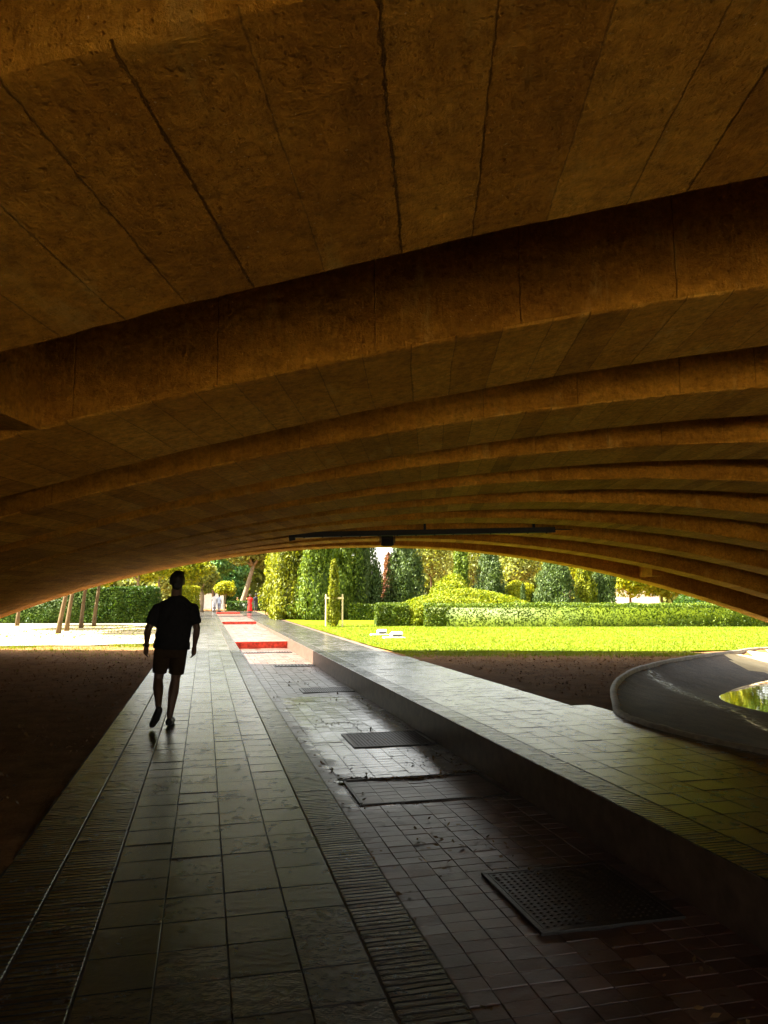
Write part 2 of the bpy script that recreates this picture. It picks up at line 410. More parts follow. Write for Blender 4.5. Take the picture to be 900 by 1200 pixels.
# short cross walls that tie one rib to the next
def rib_s(k, px):                        # place along rib k seen at photo column px
    y = N1 + k * PP
    t = (px - 450) / FPX
    best = min((i * .02 - 14 for i in range(1400)), key=lambda s: abs((s * math.cos(RYAW) + y * math.sin(RYAW)) / max(.1, (y * math.cos(RYAW) - s * math.sin(RYAW)) * CP) - t))
    return best
def cross_wall(k, px, width, drop):
    s = rib_s(k, px); y0 = N1 + (k - 1) * PP + WW; y1 = N1 + k * PP
    zb = soffit(k, s) + drop
    bm = bmesh.new()
    box(bm, (s, (y0 + y1) / 2, (zb + DECK_Z) / 2), (width, y1 - y0 - .004, DECK_Z - zb - .004))
    from_bm('cross_wall', bm, M_CONC, bridge)
cross_wall(1, -2, .30, .03); cross_wall(9, 757, .32, .10); cross_wall(3, 905, .35, .2); cross_wall(5, 255, .3, .25)

# straight lamp rail  and floodlight slung under the ribs
yr = 7 * PP + N1 - .18 * S
pA, pB = AT(346, 627.5, yr), AT(650, 621.5, yr)
rail = empty('cable_tray', (pA + pB) / 2)
tag(rail, 'long black steel cable tray slung level below the arch crown', 'cable tray')
Lr = (pB - pA).length
rail.rotation_euler = (0, -math.asin((pB - pA).z / Lr), 0)
bm = bmesh.new(); box(bm, (0, 0, .01), (Lr, .16, .11), bev=.008)
for i in range(14): box(bm, (-Lr / 2 + (i + .5) * Lr / 14, -.082, 0), (.03, .01, .13))
from_bm('tray', bm, M_STEEL, rail)
for xx in (-Lr * .42, 0, Lr * .42):
    bm = bmesh.new(); box(bm, (xx, 0, .45), (.05, .05, .80)); from_bm('hanger', bm, M_STEEL, rail)
bm = bmesh.new(); tube(bm, [(-Lr / 2 - .12, 0, -.03), (-Lr / 2, 0, -.03)], [.09, .07], 12); from_bm('end_cap', bm, M_STEEL, rail)
bm = bmesh.new(); tube(bm, [(Lr / 2, 0, .02), (Lr / 2 + 1.2, .03, -.01), (Lr / 2 + 2.6, .05, .02)], [.012] * 3, 6); from_bm('cable', bm, M_STEEL, rail)
pf = AT(454, 632, yr - .05)
fl = empty('floodlight', pf); tag(fl, 'small black floodlight hanging from the cable tray', 'floodlight')
bm = bmesh.new(); box(bm, (0, 0, -.03), (.26, .16, .17), bev=.02, rx=.35); from_bm('lamp_housing', bm, M_STEEL, fl)
bm = bmesh.new(); box(bm, (0, .085, -.075), (.2, .012, .12), rx=.35); from_bm('lens', bm, M_GLASS, fl)
bm = bmesh.new(); box(bm, (-.15, 0, .02), (.02, .04, .2)); box(bm, (.15, 0, .02), (.02, .04, .2)); box(bm, (0, 0, .125), (.32, .04, .02)); from_bm('bracket', bm, M_STEEL, fl)

# ------------------------------------------------------------------ ground, pond
POND = [(11.3, 21.95), (9.67, 20.6), (7.34, 18.35), (5.55, 16.1), (4.46, 14.07), (3.8, 12.4), (3.32, 10.75), (3.10, 9.85), (3.2, 8.9),
        (3.7, 7.6), (4.6, 6.2), (6.4, 5.0), (9, 4.4), (12.5, 5.2), (16, 8.2), (19, 13.5), (18.6, 19.2), (14.8, 22.6)]
def closed_spline(pts, n=12):
    out = []; m = len(pts)
    for i in range(m):
        p0, p1, p2, p3 = (np.array(pts[(i + q - 1) % m]) for q in range(4))
        for t in np.arange(n) / n:
            out.append(.5 * ((2 * p1) + (-p0 + p2) * t + (2 * p0 - 5 * p1 + 4 * p2 - p3) * t * t + (-p0 + 3 * p1 - 3 * p2 + p3) * t ** 3))
    return np.array(out)
PS = closed_spline(POND)
def pond_sd(X, Y):                       # signed distance, negative inside
    A = PS; B = np.roll(PS, -1, 0)
    X = X[:, None]; Y = Y[:, None]
    e = B - A; wx = X - A[:, 0]; wy = Y - A[:, 1]
    t = np.clip((wx * e[:, 0] + wy * e[:, 1]) / (e ** 2).sum(1), 0, 1)
    d = np.sqrt(((wx - e[:, 0] * t) ** 2 + (wy - e[:, 1] * t) ** 2).min(1))
    c = ((A[:, 1] > Y) != (B[:, 1] > Y)) & (X < (B[:, 0] - A[:, 0]) * (Y - A[:, 1]) / (B[:, 1] - A[:, 1] + 1e-12) + A[:, 0])
    return np.where(c.sum(1) % 2 == 1, -d, d)
AL0, AL1, CH0, CH1, AR0, AR1 = -1.07, 1.02, 1.02, 3.03, 3.03, 5.05
def lines(segs):
    out = []
    for a, b, st in segs: out += list(np.arange(a, b - 1e-6, st))
    return np.array(out + [segs[-1][1]])
ga = np.unique(np.round(np.concatenate([lines([(-400, -60, 40), (-60, -14, 4), (-14, -1.2, .4), (-1.2, 5.6, .2), (5.6, 14, .16), (14, 26, 1), (26, 60, 5), (60, 400, 40)]),
                [AL0 + .02, AL0 + .05, AR1 - .02]]), 3))
gl = np.unique(np.round(lines([(-120, -10, 10), (-10, 2, 1), (2, 20, .18), (20, 30, .5), (30, 100, 5), (100, 600, 50)]), 3))
A2, L2 = np.meshgrid(ga, gl, indexing='ij')
Xg = A2 * AV.x + L2 * LV.x; Yg = A2 * AV.y + L2 * LV.y
sd = np.full(Xg.size, 50.0); near = ((Xg > 1) & (Xg < 24) & (Yg > 1) & (Yg < 27)).ravel()
sd[near] = pond_sd(Xg.ravel()[near], Yg.ravel()[near]); sd = sd.reshape(Xg.shape)
def wob(x, y, f, s): return np.sin(x * f + s) * np.sin(y * f * 1.3 + s * 2.1) + .5 * np.sin(x * f * 2.7 + 1.3 * s + y * f)
Zg = -.015 + .012 * wob(Xg, Yg, 2.2, .4) + .008 * wob(Xg, Yg, 6.1, 1.9)
Zg += np.where(np.abs(Xg) + np.abs(Yg) > 60, -.03, 0)
under = (A2 > AL0 + .04) & (A2 < AR1 - .03) & (L2 < 110)
Zg = np.where(under, -1.0, Zg)
soft = np.clip(-sd / .25, 0, 1)
bowl = -.05 - np.clip((-sd) * (.15 + .05 * np.clip(Yg - 12.5, 0, 3)), 0, .75) + .015 * wob(Xg, Yg, 1.1, .7)
Zg = np.where((sd < 0) & ~under, Zg * (1 - soft) + bowl * soft, Zg)
nA, nL = Xg.shape
idx = np.arange(nA * nL).reshape(nA, nL)
fc = np.stack([idx[:-1, :-1], idx[1:, :-1], idx[1:, 1:], idx[:-1, 1:]], -1).reshape(-1, 4)
me = np_mesh('ground', np.stack([Xg, Yg, Zg], -1).reshape(-1, 3), fc)
ground = struct(link('ground', me, [M_SOIL, M_BASIN, M_SUN_PAINT], smooth=True))
fsd = np.array([sd.ravel()[f].mean() for f in fc])
fX = Xg.ravel()[fc].mean(1); fY = Yg.ravel()[fc].mean(1)
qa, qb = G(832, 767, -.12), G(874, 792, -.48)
lit_patch = ((fX - qa.x) * (qb.y - qa.y) - (fY - qa.y) * (qb.x - qa.x) < .25 * np.sin(fY * 2.3)) & (fY > qb.y - .1)  # part of the pond slope that gets the painted sunlight
me.polygons.foreach_set('material_index', np.where(fsd < -.02, np.where(lit_patch, 2, 1), 0).astype(np.int32))
bm = bmesh.new()
vsw = [bm.verts.new((p[0], p[1], -.50)) for p in PS + (np.array([11, 13.5]) - PS) * .06]
bm.faces.new(vsw); struct(from_bm('water', bm, M_WATER))
bm = bmesh.new(); prev = None; first = None
for i, p in enumerate(PS):
    t = PS[(i + 1) % len(PS)] - PS[i - 1]; t = t / np.linalg.norm(t); nn = np.array([-t[1], t[0]])
    jx = random.uniform(-.008, .008)
    ring = [bm.verts.new((*(p + nn * q), z + jx)) for q, z in ((-.05, -.2), (-.05, .028), (-.028, .048), (.028, .048), (.05, .028), (.05, -.2))]
    if prev:
        for q in range(5): bm.faces.new((prev[q], ring[q], ring[q + 1], prev[q + 1]))
    else: first = ring
    prev = ring
for q in range(5): bm.faces.new((prev[q], first[q], first[q + 1], prev[q + 1]))
struct(from_bm('kerb', bm, M_KERB, smooth=True))

# ------------------------------------------------------------------ promenade
def walkway(a_out, a_cols, ribbed, l0, l1, edge=None):
    bm = bmesh.new(); T = .295
    rr = random.Random(int(a_out[0] * 100))
    def quadbox(a0, a1, b0, b1, z, tl=(0, 0), ch=.0045):
        def zz(a, b): return z + tl[0] * (a - (a0 + a1) / 2) + tl[1] * (b - (b0 + b1) / 2)
        lo = [bm.verts.new(P(a, b, -.0045)) for a, b in ((a0, b0), (a1, b0), (a1, b1), (a0, b1))]
        hi = [bm.verts.new(P(a, b, zz(a, b))) for a, b in ((a0 + ch, b0 + ch), (a1 - ch, b0 + ch), (a1 - ch, b1 - ch), (a0 + ch, b1 - ch))]
        bm.faces.new(hi)
        for i in range(4): bm.faces.new((lo[i], lo[(i + 1) % 4], hi[(i + 1) % 4], hi[i]))
    rows = int((l1 - l0) / T)
    for i in range(rows):
        b0 = l0 + i * T
        for a0, a1 in zip(a_cols, a_cols[1:]):
            if edge and edge(b0) < a1 - .05: continue
            quadbox(a0 + .0008, a1 - .0008, b0 + .0008, b0 + T - .0008, abs(rr.gauss(0, .0011)), (rr.gauss(0, .005), rr.gauss(0, .006)))
        for a0, a1 in ribbed:
            if b0 < 40:
                for q in range(7):
                    c0 = b0 + q * T / 7
                    quadbox(a0 + .003, a1 - .003, c0 + .0012, c0 + T / 7 - .0012, abs(rr.gauss(0, .001)), (rr.gauss(0, .005), rr.gauss(0, .014)), .005)
            else:
                quadbox(a0 + .003, a1 - .003, b0 + .003, b0 + T - .003, 0)
    return bm
ws = walkway((AL0, AL1), [-.45, -.155, .14, .435, .73], [(-1.06, -.76), (-.755, -.455), (.735, 1.015)], -5.9, 75)
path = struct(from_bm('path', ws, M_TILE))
def redge(l): return 5.0 + max(0, min(.45, (20 - l) * .033))
ws = walkway((AR0, AR1), [3.33, 3.625, 3.92, 4.215, 4.51, 4.805, 5.10, 5.395], [(3.035, 3.325)], -5.9, 75, redge)
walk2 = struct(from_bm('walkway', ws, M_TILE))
def pslab(name, a0, a1, l0, l1, z0, z1, mat):
    bm = bmesh.new()
    lo = [bm.verts.new(P(a, b, z0)) for a, b in ((a0, l0), (a1, l0), (a1, l1), (a0, l1))]
    hi = [bm.verts.new(P(a, b, z1)) for a, b in ((a0, l0), (a1, l0), (a1, l1), (a0, l1))]
    bm.faces.new(lo); bm.faces.new(hi)
    for i in range(4): bm.faces.new((lo[i], lo[(i + 1) % 4], hi[(i + 1) % 4], hi[i]))
    return struct(from_bm(name, bm, mat))
pslab('path_bed', AL0, AL1, -6, 75, -.9, -.004, M_SLAB)
pslab('walkway_bed', AR0, AR1 - .04, -6, 75, -.9, -.004, M_SLAB2)
# channel floor: levels of small laid tiles on a bed
R1L, R2L, R3L = 27.8, 45.0, 66.0
for l0, l1, z in ((-6, R1L, -.38), (R1L, R2L, -.14), (R2L, R3L, -.03), (R3L, 75, .0)):
    bm = bmesh.new(); rr = random.Random(int(l0) + 77)
    na = 10; ta = (CH1 - CH0 - .006) / na; tl = .125 if l0 < 20 else .25; ch = .0035
    sag = lambda a, b: .0028 * math.sin(a * 3 + b * 1.7) * math.sin(b * .8 + a) + .0016 * math.sin(a * 5.1 - b * 2.9)
    for i in range(int((l1 - l0) / tl)):
        b0 = l0 + i * tl + .0008; b1 = b0 + tl - .0016
        for q in range(na):
            a0 = CH0 + .003 + q * ta + .0008; a1 = a0 + ta - .0016
            t1, t2, dz = rr.gauss(0, .007), rr.gauss(0, .009), rr.gauss(0, .0012)
            zz = lambda a, b: z + dz + sag(a, b) + t1 * (a - (a0 + a1) / 2) + t2 * (b - (b0 + b1) / 2)
            lo = [bm.verts.new(P(a, b, z - .0095)) for a, b in ((a0, b0), (a1, b0), (a1, b1), (a0, b1))]
            hi = [bm.verts.new(P(a, b, zz(a, b))) for a, b in ((a0 + ch, b0 + ch), (a1 - ch, b0 + ch), (a1 - ch, b1 - ch), (a0 + ch, b1 - ch))]
            bm.faces.new(hi)
            for k in range(4): bm.faces.new((lo[k], lo[(k + 1) % 4], hi[(k + 1) % 4], hi[k]))
    struct(from_bm('channel', bm, M_CHAN))
    pslab('channel_bed', CH0 + .001, CH1 - .001, l0, l1 - .002, -.85, z - .0085, M_SLAB)
for l, z0, z1, lab in ((R1L, -.40, -.13, 'wide red tiled step across the channel, nearest to the bridge'),
                       (R2L, -.16, .02, 'thin red tiled step halfway down the sunlit channel'),
                       (R3L, -.03, .10, 'farthest red tiled step where the channel ends')):
    bm = bmesh.new(); c = P((CH0 + CH1) / 2, l, (z0 + z1) / 2); box(bm, c, (CH1 - CH0 - .01, .22, z1 - z0), -TH, .008)
    tag(from_bm('channel_step', bm, M_RED), lab, 'step', 'red steps across the channel')
# sunlit cross slots in the channel floor
def grating(l, a0, a1, dl, z, lab, bars):
    c = P((a0 + a1) / 2, l + dl / 2, z)
    e = empty('drain_cover', c, -TH); tag(e, lab, 'drain cover', 'drain covers in the channel floor')
    wdt = a1 - a0
    bm = bmesh.new(); b = .035
    box(bm, (0, -dl / 2 + b / 2, .001), (wdt, b, .026), bev=.004); box(bm, (0, dl / 2 - b / 2, .001), (wdt, b, .026), bev=.004)
    box(bm, (-wdt / 2 + b / 2, 0, .001), (b, dl - 2 * b - .002, .024), bev=.004); box(bm, (wdt / 2 - b / 2, 0, .001), (b, dl - 2 * b - .002, .028), bev=.004)
    from_bm('frame', bm, M_GRATE, e)
    bm = bmesh.new()
    if bars:
        nb = int((wdt - .08) / .09)
        for i in range(nb):
            box(bm, (-wdt / 2 + .04 + (i + .5) * (wdt - .08) / nb, 0, .008), (.045, dl - .08, .018))
        box(bm, (0, 0, -.004), (wdt - .075, dl - .075, .004))
    else:
        box(bm, (0, 0, .004), (wdt - .076, dl - .076, .014))
        nx, ny = int(wdt / .045), int(dl / .045)
        for i in range(nx - 2):
            for j in range(ny - 2):
                x = -wdt / 2 + (i + 1.5) * wdt / nx; y = -dl / 2 + (j + 1.5) * dl / ny
                vv = [bm.verts.new((x + p, y + q, zz)) for p, q, zz in ((-.017, 0, .0112), (0, -.010, .0112), (.017, 0, .0112), (0, .010, .0112), (0, 0, .0165))]
                for q in range(4): bm.faces.new((vv[q], vv[(q + 1) % 4], vv[4]))
    from_bm('plate', bm, M_GRATE, e)
grating(4.10, 1.92, 2.86, .95, -.377, 'large diamond-pattern drain cover closest to the camera', False)
grating(9.42, 1.90, 3.0, .95, -.377, 'black square drain cover in the middle of the wet channel', False)
grating(14.85, 1.95, 3.0, .7, -.377, 'dark drain cover beyond the wet patch', False)
grating(20.4, 1.9, 3.0, .45, -.377, 'slotted grating in the shaded channel just before the sunlight', True)
grating(25.4, 1.3, 2.95, .4, -.377, 'slotted grating in the sun below the nearest red step', True)
# tiled lid of an access pit, sunk a little between worn steel edges
e = empty('access_cover', P(2.2, 7.36, -.372), -TH); tag(e, 'tiled access pit lid with a dark broken edge, just before the wet patch', 'access cover')
bm = bmesh.new()
box(bm, (0, .44, -.002), (1.50, .035, .026), bev=.005); box(bm, (0, -.44, -.006), (1.50, .02, .014)); box(bm, (-.735, 0, -.004), (.03, .84, .02)); box(bm, (.735, 0, -.004), (.03, .84, .02))
from_bm('frame', bm, M_GRATE, e)
bm = bmesh.new(); rr = random.Random(3)
for i in range(7):
    for q in range(7):
        box(bm, (-.72 + (i + .5) * .2057, -.43 + (q + .5) * .122, -.007 + rr.gauss(0, .0008)), (.2035, .120, .012), 0, .003, rr.gauss(0, .008))
from_bm('lid', bm, M_CHAN, e)

# gravel yard (left) and lawn (right)
def sheet(name, pts, mat, z):
    bm = bmesh.new(); f = bm.faces.new([bm.verts.new((x, y, z)) for x, y in pts])
    bmesh.ops.triangulate(bm, faces=[f])
    return struct(from_bm(name, bm, mat))
def pxy(a, l): q = P(a, l); return (q.x, q.y)
rr = random.Random(9)
edge = []
for i in range(26):
    a = AL0 + .0 - i * .6
    edge.append(pxy(a, 24.9 + .18 * math.sin(i * 1.1) + rr.uniform(-.12, .12) - i * .02))
sheet('gravel', edge + [(-45, 30), (-60, 60), pxy(-30, 100), pxy(AL0, 74)], M_GRAVEL, .022)
M_BOUNCE = soil_mat('pale_bounce_surface', (.62, .54, .42), (.8, .72, .56), 2.0, .005)
sheet('bounce_ground', [(-70, -70), (70, -70), (70, -17.2), (5, -13.3), (-5, -12.8), (-70, -8.7)], M_BOUNCE, .022)  # unseen pale ground, added to bounce sunlight onto the near rib faces
M_ABSORB = soil_mat('dark_absorber', (.018, .017, .016), (.036, .034, .03), 4.0, .006)
sheet('absorber_ground', [(-70, -8.68), (-5, -12.78), (5, -13.28), (70, -17.18), (70, -7), (4, -5.9), (-3.2, -5.9), (-70, 0)], M_ABSORB, .022)  # unseen dark strip, added to keep ground bounce off the soffits
kerbpart = [(11.2, 22.1), (9.9, 21.1)]
edge = []
for i in range(20):
    x = 7.0 - i * .35
    edge.append((x, 20.6 + .10 * math.sin(i * 1.7) + rr.uniform(-.1, .1)))
LAWN = [(60, 20), (60, 55), pxy(5.04, 60), pxy(5.04, 30), pxy(5.04, 22)] + edge[::-1] + kerbpart[::-1] + [(14.8, 22.8), (19, 19.5)]
sheet('lawn', LAWN, M_LAWN, .022)
def inside(poly, x, y):
    A = np.array(poly); B = np.roll(A, -1, 0)
    X = x[:, None]; Y = y[:, None]
    c = ((A[:, 1] > Y) != (B[:, 1] > Y)) & (X < (B[:, 0] - A[:, 0]) * (Y - A[:, 1]) / (B[:, 1] - A[:, 1] + 1e-12) + A[:, 0])
    return c.sum(1) % 2 == 1
def blades(name, x, y, z0, hgt, wid, mat):
    n = len(x); an = rng.uniform(0, 2 * np.pi, n); ln = rng.normal(0, .45, (n, 2)) * hgt[:, None]
    b = np.stack([x, y, np.full(n, z0)], -1)
    t = np.stack([np.cos(an), np.sin(an), np.zeros(n)], -1) * wid[:, None]
    tip = b + np.concatenate([ln, hgt[:, None]], 1)
    co = np.stack([b - t, b + t, tip], 1).reshape(-1, 3)
    return struct(link(name, np_mesh(name, co, np.arange(3 * n).reshape(-1, 3)), mat), 'stuff')
n = 170000
y = 19.8 + 20 * rng.random(n) ** 1.3; x = -6 + rng.random(n) * 30
q = inside(LAWN, x, y) & (np.abs(x / y) < .62); x, y = x[q], y[q]
blades('grass', x, y, .015, rng.uniform(.02, .06, len(x)), rng.uniform(.008, .02, len(x)), L_GRASS)
# thin tufts where the shade begins: left verge and the lawn's ragged edge
n = 7000
a = AL0 - .05 - rng.random(n) ** .8 * 10; l = 24.3 + rng.normal(0, .35, n) - (AL0 - a) * .02
keep = np.sin(a * 2.1) + np.sin(a * .83 + 2) + .8 * rng.normal(size=n) > .35; a, l = a[keep], l[keep]
blades('verge_grass', a * AV.x + l * LV.x, a * AV.y + l * LV.y, -.02, rng.uniform(.04, .13, len(a)), rng.uniform(.006, .015, len(a)), L_GRASS)
n = 9000
x = -.5 + rng.random(n) * 9; y = 20.1 + rng.normal(0, .5, n)
a = x * AV.x + y * AV.y; keep = a > 5.15; x, y = x[keep], y[keep]
q = pond_sd(x, y) > .15; x, y = x[q], y[q]
blades('edge_grass', x, y, -.02, rng.uniform(.03, .09, len(x)), rng.uniform(.006, .014, len(x)), L_GRASS)

# fallen leaves and grit
def leafquads(name, Pn, N, size, mat, asp=.5, bias=1.0, parent=None, extra=None, kind=None, fold=0.0):
    n = len(Pn)
    d = N * bias + rng.normal(size=(n, 3)); d /= np.linalg.norm(d, axis=1)[:, None] + 1e-9
    t = np.cross(d, rng.normal(size=(n, 3))); t /= np.linalg.norm(t, axis=1)[:, None] + 1e-9
    u = np.cross(d, t); s = size[:, None]
    co = np.stack([Pn - t * s, Pn + u * s * asp, Pn + t * s, Pn - u * s * asp], 1).reshape(-1, 3)
    fcs = np.arange(4 * n).reshape(-1, 4)
    if extra is not None:
        ev, ef = extra; fcs = np.concatenate([fcs, ef + len(co)]); co = np.concatenate([co, ev])
    o = link(name, np_mesh(name, co, fcs), mat, parent)
    if kind: o['kind'] = kind
    return o
n = 2600
l = 2.2 + rng.random(n) ** 1.5 * 22; a = CH0 + .05 + rng.random(n) * 1.9
cl = np.sin(a * 4 + l * 1.1) + np.sin(l * 2.3 + 1) + rng.normal(0, .9, n) > 1.1
edgy = (a < CH0 + .35) & (rng.random(n) < .6); cl |= edgy; a, l = a[cl], l[cl]
a = np.concatenate([a, CH0 + .4 + rng.random(420) * 1.55]); t_ = a[-420:]
l = np.concatenate([l, 7.78 + .07 * np.sin(t_ * 5) + rng.normal(0, .03, 420)])
Pn = np.stack([a * AV.x + l * LV.x, a * AV.y + l * LV.y, np.full(len(a), -.365)], -1)
leafquads('leaf_litter', Pn, np.tile([0, 0, 1.0], (len(a), 1)), rng.uniform(.012, .034, len(a)), L_LITTER, .55, 3.0, kind='stuff')
n = 1500
l = 3 + rng.random(n) * 24; a = rng.choice([-1, 1], n) * 0 - 1.3 - rng.random(n) ** 1.4 * 9
Pn = np.stack([a * AV.x + l * LV.x, a * AV.y + l * LV.y, np.full(n, .008)], -1)
leafquads('dead_leaves', Pn, np.tile([0, 0, 1.0], (n, 1)), rng.uniform(.008, .026, n), L_LITTER, .55, 2.0, kind='stuff')
n = 3000
x_ = 1 + rng.random(n) * 8; y_ = 8 + rng.random(n) * 12; k_ = (x_ * AV.x + y_ * AV.y > 5.6) & (pond_sd(x_, y_) > .2)
Pn = np.stack([x_[k_], y_[k_], np.full(k_.sum(), .006)], -1)
leafquads('dry_leaves', Pn, np.tile([0, 0, 1.0], (len(Pn), 1)), rng.uniform(.008, .03, len(Pn)), L_LITTER, .55, 2.0, kind='stuff')
n = 16000
l = 25 - rng.random(n) ** .7 * 17; a = -1.15 - rng.random(n) ** 1.2 * 12
x_ = a * AV.x + l * LV.x; y_ = a * AV.y + l * LV.y
xr = .5 + rng.random(9000) * 8.5; yr_ = 8 + rng.random(9000) ** .8 * 12.6; k_ = (xr * AV.x + yr_ * AV.y > 5.55) & (pond_sd(xr, yr_) > .15)
x_ = np.concatenate([x_, xr[k_]]); y_ = np.concatenate([y_, yr_[k_]])
leafquads('soil_crumbs', np.stack([x_, y_, rng.uniform(-.002, .006, len(x_))], -1), np.tile([0, 0, 1.0], (len(x_), 1)), rng.gamma(2.0, .005, len(x_)) + .004, M_SOIL, .7, 2.0, kind='stuff')
n = 9000
a = AL0 - .1 - rng.random(n) * 11; l = 24.7 - rng.exponential(1.6, n)
keep = (np.sin(a * 1.7 + l * .9) + np.sin(l * 2.1 - a) + rng.normal(0, .7, n)) > .5; a, l = a[keep], l[keep]
blades('sparse_grass', a * AV.x + l * LV.x, a * AV.y + l * LV.y, -.02, rng.uniform(.03, .08, len(a)), rng.uniform(.005, .012, len(a)), L_GRASS)
n = 1500
Y = 26 + rng.random(n) * 12; X = -16 + rng.random(n) * 8.5
a_ = X * AV.x + Y * AV.y; k_ = a_ < -1.2; X, Y = X[k_], Y[k_]
leafquads('fallen_leaves', np.stack([X, Y, np.full(len(X), .035)], -1), np.tile([0, 0, 1.0], (len(X), 1)), rng.uniform(.03, .06, len(X)), L_YELL, .55, 2.0, kind='stuff')

# ------------------------------------------------------------------ plants
def lumps(d, amp, f=3.0):
    ph = rng.uniform(0, 6.28, (6, 3)); ks = rng.normal(0, f, (6, 3)); o = 0
    for p_, k_ in zip(ph, ks): o = o + np.sin(d @ k_ + p_[0])
    return 1 + amp * o / 2.4
def hedge(name, c, size, rz, leaf, n, ls, label, cat='hedge', group=None, rnd=.06, core=True, top=0.0):
    sx, sy, sz = size
    ar = np.array([sx * sz, sx * sz, sy * sz, sy * sz, sx * sy]); f = rng.choice(5, n, p=ar / ar.sum())
    u = rng.uniform(-.5, .5, (n, 2)); p_ = np.zeros((n, 3)); N = np.zeros((n, 3))
    for i, (ax, sg) in enumerate(((1, -1), (1, 1), (0, -1), (0, 1), (2, 1))):
        m_ = f == i; oth = [q for q in (0, 1, 2) if q != ax]
        p_[m_, ax] = sg * .5; p_[m_, oth[0]] = u[m_, 0]; p_[m_, oth[1]] = u[m_, 1]; N[m_, ax] = sg
    p_[:, 2] += .5
    q = p_ * [sx, sy, sz]
    lump = lumps(q, 1.0, 2.2) - 1
    dep = rng.random(n) ** 2 * .16
    q = q + N * (lump * rnd - dep)[:, None] + rng.normal(0, .012, (n, 3))
    q[:, 2] = np.maximum(q[:, 2], .01)
    ev = np.array([(x * (sx / 2 - .2), y * max(.05, sy / 2 - .2), z) for x in (-1, 1) for y in (-1, 1) for z in (.02, sz - .18)])
    ef = np.array([(0, 1, 3, 2), (4, 6, 7, 5), (0, 4, 5, 1), (2, 3, 7, 6), (1, 5, 7, 3)])
    e = leafquads(name, q, N, rng.uniform(.6, 1.3, n) * ls, leaf, .55, .8, extra=(ev, ef))
    e.location = c; e.rotation_euler = (0, 0, rz)
    return tag(e, label, cat, group)
def trunk_mesh(bm, h, r, lean=(0, 0), limbs=0, spread=1.0, top=None):
    pts = []; rad = []
    for i in range(7):
        t = i / 6
        pts.append((lean[0] * t + .06 * math.sin(t * 5 + r * 40), lean[1] * t + .05 * math.sin(t * 4), -.15 + (h + .15) * t)); rad.append(r * (1.25 if i == 0 else 1 - .45 * t))
    tube(bm, pts, rad, 9)
    e = Vector(pts[-1])
    for i in range(limbs):
        an = i * 2.4 + r * 30; s = Vector(pts[5]) * .5 + e * .5
        q = Vector((math.cos(an) * spread, math.sin(an) * spread, spread * random.uniform(.6, 1.1)))
        tube(bm, [s, s + q * .5 + Vector((0, 0, .05)), s + q], [r * .5, r * .35, r * .12], 6)
